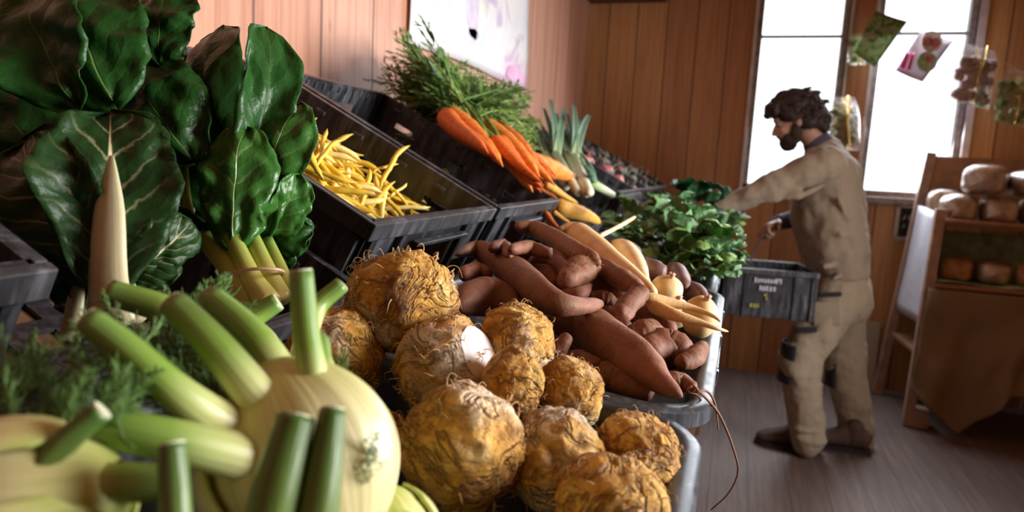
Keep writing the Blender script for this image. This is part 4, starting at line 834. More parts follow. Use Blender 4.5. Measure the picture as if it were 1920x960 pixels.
# ---------------------------------------------------------------- the person
M_SKIN = plain('skin', (.42, .22, .15), .55, .12, 30); M_HAIRD = plain('dark brown hair', (.030, .018, .014), .6, .45, 90, spec=.3); M_BEARD = plain('dark beard', (.034, .020, .014), .7, .4, 120, spec=.25)
def cloth(name, c, sc=220, var=.12):
    t = NT(name); co = t.coord(); a = t.noise(co, sc, 2); f = t.noise(t.mapping(co, (1, 1, .5)), 9, 4, .55, .6)
    col = t.mix(t.rng(a, .3, .7), tuple(x * (1 - var) for x in c), tuple(x * (1 + var) for x in c)); t.bump(t.math('ADD', t.math('MULTIPLY', a, .06), t.math('MULTIPLY', f, 1.0)), .45, .02); return t.set(col=col, rough=.88, sheen=.15)
M_JUMP = cloth('beige knit', (.30, .235, .165)); M_TROU = cloth('khaki work cloth', (.33, .265, .185)); M_PATCH = cloth('black patch', (.016, .015, .016)); M_SHOE = plain('brown suede', (.085, .048, .034), .75, .25, 60); M_SOLE = plain('dark rubber sole', (.03, .022, .02), .8)
M_UNDER = cloth('purple-grey undershirt', (.075, .055, .085))
FW = V((-1, 0, 0)); LT = V((0, -1, 0)); UPV = V((0, 0, 1))
def ell(b, rows, n=28, ref=FW):
    "loft of ellipses: (centre, radius along ref, radius across)"
    m = len(rows); P = [V(r[0]) for r in rows]; vs = []
    for i in range(m):
        tn = (P[min(i + 1, m - 1)] - P[max(i - 1, 0)]).normalized(); a = (ref - tn * ref.dot(tn)).normalized(); c = tn.cross(a)
        for k in range(n): an = 2 * pi * k / n; vs.append(P[i] + a * cos(an) * rows[i][1] + c * sin(an) * rows[i][2])
    fs = [(i * n + k, i * n + (k + 1) % n, (i + 1) * n + (k + 1) % n, (i + 1) * n + k) for i in range(m - 1) for k in range(n)]
    vs += [P[0], P[-1]]; A = n * m; fs += [(A, (k + 1) % n, k) for k in range(n)] + [(A + 1, n * (m - 1) + k, n * (m - 1) + (k + 1) % n) for k in range(n)]
    b.add(vs, fs)
def ells(b, rows, seg=24, **k):
    S = spline([(*r[0], r[1], r[2]) for r in rows], seg); ell(b, [(V(q[:3]), max(q[3], .002), max(q[4], .002)) for q in S], **k)
def limb(b, pts, seg=26, n=18, folds=0, seed=0):
    S = spline([(*p, r) for p, r in pts], seg); o = V((seed, seed * 2.1, 0))
    b.tube([V(q[:3]) for q in S], [q[3] for q in S], n, prof=(lambda an, t: 1 + folds * noise.noise(V((cos(an) * .9, sin(an) * .9, t * 13)) + o)) if folds else None)
    for q in (S[0], S[-1]): b.ball(q[:3], (q[3] * .98,) * 3, 2)
def remesh(o, vox, sm=6, disp=None): 
    mod(o, 'REMESH', mode='VOXEL', voxel_size=vox, use_smooth_shade=True); mod(o, 'SMOOTH', factor=.5, iterations=sm)
def folds(o, sc, st):
    tx = bpy.data.textures.new('cloth folds', 'CLOUDS'); tx.noise_scale = sc; tx.noise_depth = 2; mod(o, 'DISPLACE', texture=tx, strength=st, mid_level=.45, texture_coords='LOCAL'); mod(o, 'SMOOTH', factor=.4, iterations=1)
def hand(b, W, d, nrm, thumb_side, curl, size=1.0):
    "palm with four separate curling fingers and a thumb leaving its side; d towards the fingers, nrm out of the palm"
    d = V(d).normalized(); nrm = (V(nrm) - d * V(nrm).dot(d)).normalized(); s = d.cross(nrm) * thumb_side; K = size
    ells(b, [(W - d * .02, .020 * K, .028 * K), (W + d * .02 * K, .019 * K, .034 * K), (W + d * .06 * K, .017 * K, .042 * K), (W + d * .092 * K, .014 * K, .042 * K)], 10, n=16, ref=nrm)
    for i, L in enumerate((.072, .080, .075, .060)):
        p = W + d * .088 * K + s * (.030 - .020 * i) * K; a = curl * .55; pts = [(p - d * .02, .0095 * K), (p, .0095 * K)]; q = p; dd = d
        for seg, kk in ((.44, 1.0), (.32, 1.2), (.24, .9)):
            dd = (d * cos(a) + nrm * sin(a)).normalized(); q = q + dd * L * seg * K; pts.append((q, .0088 * K if seg > .3 else .0072 * K)); a += curl * kk * .75
        limb(b, pts, 14, 10)
    p = W + d * .02 * K + s * .028 * K; e = (d * .75 + s * .65 + nrm * .35).normalized(); e2 = (d * .85 + s * .05 + nrm * .55 * curl).normalized()
    limb(b, [(p - e * .02, .014 * K), (p + e * .02 * K, .0125 * K), (p + e * .045 * K, .0105 * K), (p + e * .045 * K + e2 * .032 * K, .0085 * K)], 12, 10)
HC = at(1491, 226, 3.28); hf = (FW * .93 + UPV * -.37).normalized(); hl = LT; hu = hf.cross(hl); hu = hu if hu.z > 0 else -hu
def hp(f, l, u): return HC + hf * f + hl * l + hu * u
NB, NT_ = at(1540, 280, 3.28), hp(-.035, 0, -.06)
Sn, En, Wn = at(1548, 306, 3.11), at(1436, 358, 3.16), at(1320, 402, 3.27)
Sf, Ef, Wf = at(1538, 306, 3.45), at(1518, 404, 3.50), at(1458, 418, 3.42)
hn, hf2 = atZ(1534, 848, 0), atZ(1628, 850, 0)
HIPN, KN_, AN_ = at(1572, 548, 3.20), at(1500, 680, 3.17), at(1514, 800, 3.21)
HIPF, KF, AF = at(1588, 548, 3.36), at(1584, 684, 3.36), at(1604, 796, 3.38)
# body: one continuous figure underneath the clothes
b = MB()
b.ball(hp(-.012, 0, .030), (.098, .076, .094), 4); b.ball(hp(.035, 0, -.035), (.062, .058, .075), 4)
b.ball(hp(.055, 0, -.085), (.034, .036, .028), 3); b.ball(hp(.075, 0, .026), (.022, .052, .016), 3)
limb(b, [(hp(.080, 0, .012), .010), (hp(.096, 0, -.008), .0115), (hp(.108, 0, -.030), .0135)], 8, 10); b.ball(hp(.094, 0, -.037), (.013, .019, .010), 2)
for s in (-1, 1):
    b.ball(hp(.062, .036 * s, -.028), (.024, .020, .020), 3); b.ball(hp(.072, .032 * s, .008), (.014, .016, .011), 2)
    b.ball(hp(-.012, .078 * s, -.008), (.020, .009, .031), 3); b.ball(hp(-.012, .084 * s, .012), (.016, .006, .014), 2)
b.ball(hp(.086, 0, -.060), (.011, .024, .006), 2); b.ball(hp(.083, 0, -.072), (.011, .021, .007), 2)
limb(b, [(NT_, .055), (lerp(NT_, NB, .6), .056), (NB + UPV * -.04, .066)], 8, 16)
ells(b, [(at(1545, 292, 3.28), .06, .08), (at(1552, 322, 3.28), .09, .14), (at(1552, 380, 3.28), .115, .155), (at(1562, 450, 3.28), .108, .15), (at(1578, 530, 3.28), .11, .155), (at(1580, 570, 3.28), .09, .14)], 20)
limb(b, [(Sn + V((0, .03, -.02)), .045), (lerp(Sn, En, .5), .045), (En, .040), (lerp(En, Wn, .4), .040), (Wn, .028)]); limb(b, [(Sf + V((0, -.03, -.02)), .045), (lerp(Sf, Ef, .5), .045), (Ef, .040), (lerp(Ef, Wf, .5), .037), (Wf, .028)])
limb(b, [(HIPN, .085), (lerp(HIPN, KN_, .5), .075), (KN_, .055), (lerp(KN_, AN_, .35), .055), (AN_, .038)]); limb(b, [(HIPF, .085), (lerp(HIPF, KF, .5), .075), (KF, .055), (lerp(KF, AF, .35), .055), (AF, .038)])
FNp, FFp = atZ(1512, 838, .06), atZ(1606, 838, .06)
limb(b, [(AN_, .034), (V((hn.x - .06, hn.y, .075)), .028), (V((hn.x - .18, hn.y, .045)), .016)], 10, 12); limb(b, [(AF, .034), (V((hf2.x - .06, hf2.y, .075)), .028), (V((hf2.x - .17, hf2.y, .045)), .016)], 10, 12)
hand(b, Wn, at(1284, 420, 3.32) - Wn, (0, .25, -1), -1, .35, 1.02); hand(b, Wf, at(1424, 432, 3.36) - Wf, (0.25, -.55, -1), 1, 1.45, 1.05)
per = b.build('person', M_SKIN, at=V((HIPF.x, HIPN.y, 0))); remesh(per, .0052, 3)
tag(per, 'bearded person in beige jumper reaching into the stall, black crate at the hip', 'person')
for s in (-1, 1):
    e = MB(); e.ball(hp(.081, .031 * s, .004), (.0115, .0115, .0115), 3); e.build('eye', plain('eye', (.10, .08, .07), .2), per)
# hair and beard
def hairy(p, k, f, sd): return 1 + k * noise.noise(p * f + V((sd, 0, 0))) + k * .6 * noise.noise(p * f * 2.3 + V((0, sd, 0)))
b = MB()
b.ball(hp(-.018, 0, .058), (.120, .100, .092), 5, lambda p: hairy(p, .10, 3.2, 1)); b.ball(hp(-.070, 0, .010), (.075, .090, .085), 5, lambda p: hairy(p, .14, 3.6, 2))
b.ball(hp(.075, 0, .085), (.046, .080, .036), 4, lambda p: hairy(p, .18, 3.6, 3)); b.ball(hp(.108, -.01, .066), (.022, .05, .020), 4, lambda p: hairy(p, .2, 4, 4))
for s in (-1, 1): b.ball(hp(.004, .078 * s, .034), (.050, .022, .040), 4, lambda p: hairy(p, .16, 4, 5 + s)); b.ball(hp(-.052, .072 * s, -.020), (.040, .026, .046), 4, lambda p: hairy(p, .16, 4, 7 + s))
b.ball(hp(-.122, 0, -.035), (.035, .055, .040), 4, lambda p: hairy(p, .25, 4, 8)); b.ball(hp(-.105, 0, -.070), (.035, .05, .035), 4, lambda p: hairy(p, .25, 4, 11)); b.ball(hp(-.132, -.03, -.058), (.022, .03, .022), 3, lambda p: hairy(p, .3, 4, 9))
rr = random.Random(4)
for i in range(150):
    v = V((rr.uniform(-1, .95), rr.uniform(-1, 1), rr.uniform(-.35, 1))).normalized(); A = hp(-.02 + v.x * .112, v.y * .094, .048 + v.z * .090)
    if v.x > .55 and v.z < .25: continue
    dn = (hl * rr.gauss(0, .5) + hf * rr.gauss(.1, .6) - hu * (.8 - v.z * .5)).normalized(); c = hl * v.y + hf * v.x + hu * v.z
    limb(b, [(A, .009), (A + c * .012 + dn * .02, .008), (A + c * .010 + dn * .042, .003)], 6, 6)
h = b.build('hair', M_HAIRD, per); remesh(h, .0048, 1); h['label'] = 'tousled dark brown hair'
b = MB(); fb = lambda sd: (lambda p: hairy(p, .10, 4, sd))
b.ball(hp(.060, 0, -.098), (.040, .044, .034), 4, fb(1)); b.ball(hp(.076, 0, -.086), (.024, .036, .022), 4, fb(2))
for s in (-1, 1): b.ball(hp(.040, .040 * s, -.075), (.042, .022, .038), 4, fb(3 + s)); b.ball(hp(.012, .060 * s, -.048), (.026, .016, .042), 4, fb(6 + s)); limb(b, [(hp(.098, .004 * s, -.049), .0065), (hp(.090, .022 * s, -.056), .007), (hp(.076, .030 * s, -.072), .007)], 8, 8)
for i in range(90):
    v = V((rr.uniform(-.2, 1), rr.uniform(-1, 1), rr.uniform(-1, .1))).normalized(); A = hp(.050 + v.x * .038, v.y * .044, -.090 + v.z * .032); limb(b, [(A, .005), (A + (hf * v.x + hl * v.y) * .008 - hu * .012, .003)], 3, 5)
be = b.build('beard', M_BEARD, per); remesh(be, .0042, 1); be['label'] = 'full dark beard'
# jumper
b = MB()
ells(b, [(at(1533, 264, 3.28), .060, .066), (at(1538, 276, 3.28), .078, .088), (at(1545, 292, 3.28), .098, .135), (at(1551, 322, 3.28), .138, .200), (at(1549, 385, 3.28), .162, .198), (at(1561, 450, 3.28), .156, .192), (at(1574, 500, 3.28), .132, .184), (at(1578, 524, 3.28), .124, .178)], 26)
limb(b, [(Sn + V((.0, .012, -.008)), .094), (lerp(Sn, En, .35), .078), (lerp(Sn, En, .75), .066), (En, .060), (lerp(En, Wn, .5), .050), (lerp(En, Wn, .98), .040)], 30, 18, .10, 2)
limb(b, [(Sf + V((0, -.012, -.008)), .094), (lerp(Sf, Ef, .5), .072), (Ef, .062), (lerp(Ef, Wf, .45), .05)], 24, 18, .10, 3)
for a0, a1, r in (((1612, 470, 3.2), (1545, 500, 3.10), .014), ((1622, 462, 3.25), (1575, 440, 3.09), .020), ((1606, 400, 3.25), (1570, 385, 3.09), .012), ((1500, 356, 3.085), (1400, 385, 3.165), .012), ((1550, 345, 3.05), (1455, 374, 3.115), .012), ((1565, 352, 3.05), (1604, 440, 3.13), .012), ((1618, 485, 3.28), (1565, 522, 3.10), .014), ((1600, 340, 3.2), (1550, 345, 3.08), .010)):
    A, B = at(*a0), at(*a1); M_ = lerp(A, B, .5) + V((.0, -.01, -.015)); limb(b, [(A, r * .6), (M_, r), (B, r * .5)], 10, 8)
ju = b.build('jumper', M_JUMP, per); remesh(ju, .008, 4); folds(ju, .13, .045); ju['label'] = 'beige long-sleeved jumper'
b = MB(); limb(b, [(lerp(Ef, Wf, .40), .046), (lerp(Ef, Wf, .75), .042), (lerp(Ef, Wf, 1.02), .037)], 10, 14, .08, 5); b.build('cuff', M_UNDER, per)
b = MB(); ells(b, [(at(1528, 258, 3.28), .060, .064), (at(1531, 264, 3.28), .066, .070), (at(1535, 271, 3.28), .072, .078)], 6); b.build('collar', M_UNDER, per)
# trousers, patches, pocket, shoes
b = MB()
ells(b, [(at(1578, 512, 3.28), .112, .165), (at(1580, 545, 3.28), .122, .172), (at(1584, 575, 3.28), .118, .168), (at(1582, 600, 3.28), .07, .12)], 12)
limb(b, [(HIPN, .108), (at(1545, 600, 3.19), .104), (at(1512, 655, 3.18), .092), (KN_, .090), (at(1503, 735, 3.19), .085), (AN_, .078), (at(1516, 826, 3.21), .078)], 34, 22, .10, 7)
limb(b, [(HIPF, .106), (at(1584, 610, 3.36), .098), (KF, .090), (at(1594, 740, 3.37), .083), (AF, .074), (at(1608, 824, 3.38), .078)], 34, 22, .10, 9)
for c, r in ((at(1512, 800, 3.20), .080), (at(1518, 818, 3.20), .083), (at(1602, 800, 3.37), .078), (at(1607, 818, 3.37), .081), (at(1507, 716, 3.18), .084)): ells(b, [(c + V((0, 0, -.012)), r * .9, r * .9), (c, r, r), (c + V((0, 0, .012)), r * .9, r * .9)], 6, n=18)
tr = b.build('trousers', M_TROU, per); remesh(tr, .008, 4); folds(tr, .10, .032); tr['label'] = 'khaki work trousers'
def patch(name, C, ax, r, hgt, a0, a1, m):
    ax = V(ax).normalized(); a = (FW - ax * FW.dot(ax)).normalized(); c = ax.cross(a); b = MB()
    b.sheet(lambda u, v: C + ax * (u - .5) * hgt + (a * cos(lerp(a0, a1, v)) + c * sin(lerp(a0, a1, v))) * r * (1 + .02 * noise.noise(V((u * 6, v * 6, 1)))), 12, 14); o = b.build(name, m, per); mod(o, 'SOLIDIFY', thickness=.006, offset=0); return o
patch('knee_patch', at(1500, 680, 3.175), V((-.02, 0, -1)), .088, .185, -1.2, 1.2, M_PATCH); patch('knee_patch', at(1584, 690, 3.36), V((.06, 0, -1)), .089, .17, -1.0, 1.3, M_PATCH)
for c, w_, hh, m, nm in ((at(1550, 588, 3.098), .12, .11, M_TROU, 'tool_pocket'), (at(1556, 552, 3.100), .10, .020, M_PATCH, 'pocket_flap'), (at(1512, 618, 3.098), .09, .028, M_PATCH, 'pocket_flap')):
    b = MB(); b.box((0, 0, 0), (w_, .022, hh), Matrix.Translation(c) @ Matrix.Rotation(-.15, 4, 'Y')); o = b.build(nm, m, per); bevel(o, .008, 3)
def shoe(heel, L, seed):
    b = MB(); H = V((heel.x, heel.y, 0)); rows = [(.0, .045, .030, .040), (.03, .052, .036, .050), (.09, .062, .036, .062), (.15, .048, .044, .046), (.21, .036, .048, .034), (.26, .026, .042, .024), (.285, .016, .022, .014)]
    S = spline([(H.x - x * L / .285, H.y + .01 * x, h * .9 + .016, h * .62 if False else hh, ww) for x, h, ww, hh in rows], 20)
    ell(b, [(V((q[0], q[1], q[3] + .014)), max(q[3], .005), max(q[4], .005)) for q in S], n=20, ref=UPV)
    limb(b, [(V((H.x - .075, H.y, .07)), .040), (V((H.x - .07, H.y, .12)), .042)], 6, 14)
    o = b.build('shoe', M_SHOE, per); remesh(o, .007, 3); c = MB()
    q0 = [(H.x + .006 - (L + .012) * t, max(.012, (.036 + .014 * sin(min(1, t * 1.4) * pi * .5 + .2)) * (1 - max(0, t - .78) ** 2 * 14))) for t in [i / 16 for i in range(17)]]
    top = [V((x, H.y + w_, .020)) for x, w_ in q0] + [V((x, H.y - w_, .020)) for x, w_ in reversed(q0)]; n = len(top)
    c.add(top + [V((p.x, p.y, 0.0)) for p in top], [tuple(range(n)), tuple(reversed(range(n, 2 * n)))] + [(i, (i + 1) % n, n + (i + 1) % n, n + i) for i in range(n)]); s = c.build('sole', M_SOLE, o, False); bevel(s, .003)
hn = atZ(1534, 848, 0); shoe(hn, .285, 1); hf2 = atZ(1628, 850, 0); shoe(hf2, .275, 2)
# the crate carried at the hip
A = at(1360, 500, 2.98); B = atZ(1538, 513, A.z); xa = (B - A); Wc = xa.length; xa.normalize(); ya = UPV.cross(xa)
Mc = Matrix(((xa.x, ya.x, 0, A.x), (xa.y, ya.y, 0, A.y), (0, 0, 1, A.z - .215), (0, 0, 0, 1)))
hc = thing('carried_crate', 'black printed crate held against the hip of the person in the jumper', 'crate', M=Mc); crate_parts(hc, Wc, .34, .215, closed=True)
M_PRINT = plain('faded white print', (.42, .40, .48), .6, .2); M_PRINTY = plain('faded yellow print', (.30, .30, .06), .6, .2)
def marks(lst, m):
    b = MB(); c = hc.matrix_basis
    for px, py, w_, h_ in lst:
        P = at(px, py, 1.0) - CAM; inv = c.inverted(); o = inv @ CAM; d = inv.to_3x3() @ P; t = (.004 - o.y) / d.y; q = o + d * t; k = 2.98 / FPX; b.box((q.x, .004, q.z), (w_ * k, .004, h_ * k))
    b.build('printed_mark', m, hc, False, local=True)
marks([(1417, 525, 4, 9), (1423, 526, 4, 7), (1429, 526, 4, 7), (1435, 527, 4, 7), (1441, 527, 4, 7), (1447, 528, 4, 7), (1453, 528, 4, 7), (1460, 525, 12, 3), (1457, 529, 3, 7), (1464, 529, 3, 7), (1426, 540, 4, 9), (1432, 541, 4, 9), (1438, 541, 4, 9), (1445, 542, 4, 9), (1452, 542, 4, 9)], M_PRINT)
marks([(1408, 572, 5, 7), (1415, 573, 5, 7), (1421, 573, 3, 7), (1435, 553, 5, 4), (1437, 560, 3, 5)], M_PRINTY)
b = MB(); F_ = at(1430, 446, 3.34); G_ = Mc @ V((Wc * .42, .335, .205)); b.tube([V(q) for q in spline([F_ + V((0, 0, .02)), lerp(F_, G_, .5) + V((0, .004, 0)), G_], 8)], .004, 6); b.build('carrying_cord', M_UNDER, hc)
# ---------------------------------------------------------------- poster, signs, bread rack, bunting
def poster_mat():
    t = NT('faded printed poster'); co = t.coord(); a = t.noise(co, 4.5, 4, .6, .9); b_ = t.noise(t.mapping(co, (1, 1, 1), (0, 0, .6)), 9, 5, .6, 1.4); c = t.noise(co, 2.6, 2); z = t.sep(co)[2]; y = t.sep(co)[1]
    col = t.ramp(a, [(.30, (.50, .66, .62)), (.42, (.74, .74, .80)), (.56, (.80, .78, .76)), (.66, (.54, .45, .62))])
    col = t.mix(t.rng(b_, .60, .70, 0, .6), col, (.50, .46, .58)); col = t.mix(t.rng(c, .56, .7, 0, .5), col, (.80, .84, .62))
    col = t.mix(t.math('MULTIPLY', t.rng(z, .16, .02, 0, .75), t.rng(y, .75, 1.0, 0, 1)), col, (.78, .40, .62))
    return t.set(col=col, rough=.35)
b = MB(); y0, y1, z0, z1 = 2.05, 3.30, 1.655, 2.52; b.sheet(lambda u, v: V((WX + .012 + .010 * abs(sin(u * 5)) * (1 - v) + .004 * sin(v * 9), lerp(y0, y1, u), lerp(z0, z1, v) + .012 * sin(u * 4) * (1 - v))), 30, 20)
p = b.build('poster', poster_mat(), at=(WX + .01, y0, z0)); mod(p, 'SOLIDIFY', thickness=.002); tag(p, 'pale printed poster with a lilac figure pinned on the boards above the carrots', 'poster')
M_LILAC = plain('poster ink', (.46, .38, .52), .4, .2); M_PINKI = plain('pink poster ink', (.80, .42, .66), .4, .3, 9)
def blot(name, yc, zc_, ry, rz, m, seed):
    b = MB(); n = 22; vs = [V((WX + .026, yc, zc_))]
    for i in range(n): an = 2 * pi * i / n; k = 1 + .35 * noise.noise(V((cos(an) * 1.5, sin(an) * 1.5, seed))); vs.append(V((WX + .026, yc + cos(an) * ry * k, zc_ + sin(an) * rz * k)))
    for i in range(n): vs.append(vs[1 + i] + V((-.003, 0, 0)))
    b.add(vs, [(0, 1 + i, 1 + (i + 1) % n) for i in range(n)] + [(1 + i, 1 + n + i, 1 + n + (i + 1) % n, 1 + (i + 1) % n) for i in range(n)]); b.build(name, m, p, False)
blot('printed_figure', 2.56, 1.86, .07, .12, plain('poster lilac ink', (.55, .48, .60), .4, .2), 1); blot('printed_cap', 2.56, 1.975, .10, .035, M_LILAC, 2); blot('printed_collar', 2.58, 1.79, .06, .018, M_LILAC, 3); blot('printed_corner', 3.12, 1.705, .14, .035, M_PINKI, 5)
blot('printed_leaf', 2.36, 1.93, .06, .10, plain('poster green ink', (.58, .76, .72), .4, .2), 6)
# chalkboard sign under the window
s = thing('chalkboard_sign', 'small framed chalkboard sign with white writing hanging under the window', 'sign', (1.06, BY, 1.0)); b = MB(); x0, x1, z0, z1 = .955, 1.19, .965, 1.165
M_SF = plain('sign frame', (.46, .38, .33), .6, .2); M_BOARD = plain('chalkboard', (.012, .013, .014), .7, .2); M_CHALK = plain('chalk', (.50, .50, .50), .9, .2)
for cx, cz, w_, h_ in (((x0 + x1) / 2, z0, x1 - x0, .022), ((x0 + x1) / 2, z1, x1 - x0, .022), (x0, (z0 + z1) / 2, .022, z1 - z0), (x1, (z0 + z1) / 2, .022, z1 - z0)): b.box((cx, BY - .012, cz), (w_ + .0, .02, h_))
b.build('frame', M_SF, s, False); b = MB(); b.box(((x0 + x1) / 2, BY - .008, (z0 + z1) / 2), (x1 - x0, .01, z1 - z0)); b.build('board', M_BOARD, s, False)
b = MB(); rr = random.Random(2)
for zz_ in (1.095, 1.04):
    for k in range(7):
        b = MB(); x = x0 + .03 + k * .026; y = BY - .0145; q = [V((x + rr.uniform(0, .018), y, zz_ + rr.uniform(-.018, .018))) for _ in range(4)]; b.tube(q, .0028, 5); b.build('chalk_stroke', M_CHALK, s, False)
pass
# pale board leaning on the wall
M_PALE = plain('cream panel', (.44, .37, .27), .6, .08, 6); b = MB(); b.box((0, 0, .215), (.47, .016, .43), Matrix.Translation((.70, 4.685, 0)) @ Matrix.Rotation(-.10, 4, 'X')); o = b.build('leaning_panel', M_PALE, smooth=False); bevel(o, .002); tag(o, 'cream panel leaning on the wall at floor level behind the trouser legs', 'panel')
# bread rack
M_RACK = plain('rack timber', (.33, .165, .085), .55, .25, 14); M_RACKL = plain('worn rack edge', (.40, .26, .20), .5, .25, 14); M_PAPER = plain('pale paper', (.62, .62, .70), .6, .1); M_GREENP = plain('green patterned paper', (.34, .50, .33), .6, .5, 14)
rk = thing('bread_rack', 'tall slanting wooden bread rack by the far window', 'rack', (1.3, 4.38, 0))
def bar(name, A, B, w_, d_, m, par, up=(0, 1, 0)):
    A, B = V(A), V(B); b = MB(); L = (B - A).length; M = frame((A + B) / 2, B - A, up); b.box((0, 0, 0), (L, w_, d_), M); o = b.build(name, m, par, False); bevel(o, .004); return o
fl0, fl1 = atZ(1700, 798, 0.0), at(1764, 392, 3.62); fl0.z = .0
bl0, bl1 = atY(1643, 742, 4.62), atY(1746, 286, 4.62); bl0.z = 0
bar('post', fl0, fl1, .05, .045, M_RACKL, rk); bar('post', bl0, bl1, .05, .045, M_RACKL, rk)
W_ = V((.78, 0, 0)); bar('post', fl0 + W_, fl1 + W_, .05, .045, M_RACKL, rk); bar('post', bl0 + W_, bl1 + W_, .05, .045, M_RACKL, rk)
def onpost(a, b_, z): return a + (b_ - a) * ((z - a.z) / (b_.z - a.z))
for zt_ in (1.105, .765, .40):
    A, B = onpost(fl0, fl1, zt_), onpost(bl0, bl1, zt_); b = MB(); n = V((0, 0, .018))
    vs = [A, A + W_, B + W_, B]; b.add(vs + [v - n for v in vs], [(0, 1, 2, 3), (7, 6, 5, 4), (0, 4, 5, 1), (1, 5, 6, 2), (2, 6, 7, 3), (3, 7, 4, 0)]); b.build('shelf', M_RACK, rk, False)
    bar('shelf_lip', A + V((.02, -.02, .012)), A + W_ + V((0, -.02, .012)), .02, .052, M_RACK, rk)
A, B = onpost(bl0, bl1, 1.15), onpost(bl0, bl1, 1.47); b = MB(); vs = [A, A + W_, B + W_, B]; b.add([v + V((.0, k, 0)) for k in (0, .015) for v in vs], [(0, 1, 2, 3), (7, 6, 5, 4), (0, 4, 5, 1), (1, 5, 6, 2), (2, 6, 7, 3), (3, 7, 4, 0)]); b.build('back_panel', M_RACK, rk, False)
# side sheet between the posts
A, B, C_, D_ = onpost(fl0, fl1, .55), onpost(bl0, bl1, .55), onpost(bl0, bl1, 1.18), onpost(fl0, fl1, 1.16); b = MB(); b.sheet(lambda u, v: lerp(lerp(A, B, u), lerp(D_, C_, u), v) + V((-.012 + .006 * sin(u * 7 + v * 3), 0, 0)), 8, 12); o = b.build('side_sheet', M_PAPER, rk); mod(o, 'SOLIDIFY', thickness=.003)
A, B = onpost(bl0, bl1, .79), onpost(bl0, bl1, 1.04); b = MB(); b.sheet(lambda u, v: lerp(A, B, v) + W_ * u + V((.02, -.03 - .012 * sin(u * 9), 0)), 14, 6); o = b.build('shelf_liner', M_GREENP, rk); mod(o, 'SOLIDIFY', thickness=.003)
A, B = onpost(fl0, fl1, .785), onpost(bl0, bl1, .79); b = MB(); b.sheet(lambda u, v: lerp(A, B, v) + W_ * u * .97 + V((.02, 0, .006 + .006 * sin(u * 12 + v * 5))), 14, 8); o = b.build('shelf_liner', M_GREENP, rk); mod(o, 'SOLIDIFY', thickness=.003)
b = MB(); b.box((fl0.x + .045, fl0.y + .03, .05), (.11, .10, .10)); bevel(b.build('foot_block', M_RACKL, rk, False), .006)
def bread_mat():
    t = NT('bread crust'); co = t.coord(); a = t.noise(co, 22, 5); z = t.sep(t.coord('Generated'))[2]
    col = t.ramp(a, [(.3, (.24, .10, .04)), (.6, (.46, .24, .10)), (.75, (.62, .40, .22))]); t.bump(a, .5, .006); return t.set(col=col, rough=.6)
M_BREAD = bread_mat()
def film_mat():
    t = NT('clear plastic film'); tr = t.node('ShaderNodeBsdfTransparent'); gl = t.node('ShaderNodeBsdfGlossy'); t.put(gl, 'Roughness', .12); df = t.node('ShaderNodeBsdfDiffuse'); t.put(df, 'Color', (.75, .75, .80, 1)); n = t.noise(t.coord(), 60, 4)
    bm = t.node('ShaderNodeBump'); t.put(bm, 'Strength', .8); t.put(bm, 'Distance', .006); t.put(bm, 'Height', n); t.put(gl, 'Normal', bm.outputs[0])
    m1 = t.node('ShaderNodeMixShader'); t.put(m1, 0, .28); t.put(m1, 1, tr.outputs[0]); t.put(m1, 2, gl.outputs[0]); m2 = t.node('ShaderNodeMixShader'); t.put(m2, 0, .05); t.put(m2, 1, m1.outputs[0]); t.put(m2, 2, df.outputs[0])
    t.t.links.new(m2.outputs[0], t.out.inputs['Surface']); return t.m
M_FILM = film_mat()
def loaf(P, L, W2, H, rz, label, group, bag=True, seed=0, tin=True):
    o = V((seed * 2.2, seed, 0)); M = Matrix.Translation(P) @ Matrix.Rotation(rz, 4, 'Z')
    def fn(u, v, k=1.0):
        an = 2 * pi * v; t = (u - .5) * 2; e = (1 - abs(t) ** 5) ** .5 if abs(t) < 1 else 0; y = cos(an); z = sin(an)
        y = math.copysign(abs(y) ** .62, y); z = math.copysign(abs(z) ** (.75 if z > 0 else .5), z); g = 1 + .06 * noise.noise(V((t * 2, y, z)) + o)
        return V((t * L / 2 * (1 + .0 * z), y * W2 / 2 * e * g * (1 + .10 * max(z, 0)), H * .42 + (z * H * (.58 if z > 0 else .42)) * e * g)) * k
    b = MB(); b.sheet(lambda u, v: M @ fn(u, v), 24, 24); lo = b.build('bread_loaf', M_BREAD, at=P); tag(lo, label, 'bread', group)
    if bag: b = MB(); b.sheet(lambda u, v: M @ (fn(u, v, 1.03) * (1 + .03 * noise.noise(V((u * 9, v * 9, seed))))), 30, 30); f = b.build('plastic_bag', M_FILM, lo)
    return lo
sh = onpost(fl0, fl1, 1.105)
for i in range(4): loaf(sh + V((.115 + .185 * i, .14, .002)), .27, .165, .15, 1.40, 'bagged tin loaf in the front row on the top shelf of the rack' if i else 'bagged tin loaf at the outer end of the front row on the top shelf', 'bagged loaves on the top shelf', seed=i)
loaf(sh + V((.10, .36, .002)), .20, .16, .17, 1.5, 'bagged loaf at the back behind the outer loaf on the top shelf', 'bagged loaves on the top shelf', seed=6)
loaf(sh + V((.22, .12, .158)), .25, .19, .155, 1.15, 'bagged loaf with a pale cut end lying on top of the front row', 'bagged loaves on the top shelf', seed=7)
loaf(sh + V((.46, .14, .158)), .24, .20, .14, .3, 'dark bagged loaf lying crosswise on top of the front row', 'bagged loaves on the top shelf', seed=8)
s2 = onpost(fl0, fl1, .795)
for i, (dx, r) in enumerate(((.16, 1.2), (.33, 1.3), (.51, 1.2), (.68, 1.3))): loaf(s2 + V((dx, .15, .0)), .25, .15, .125, r, ('round-topped loaf closest to the post on the green paper of the lower shelf', 'shiny loaf second from the post on the green paper', 'loaf third from the post on the green paper', 'loaf at the inner end of the green paper')[i], 'loaves on the lower shelf', i == 1, seed=20 + i)
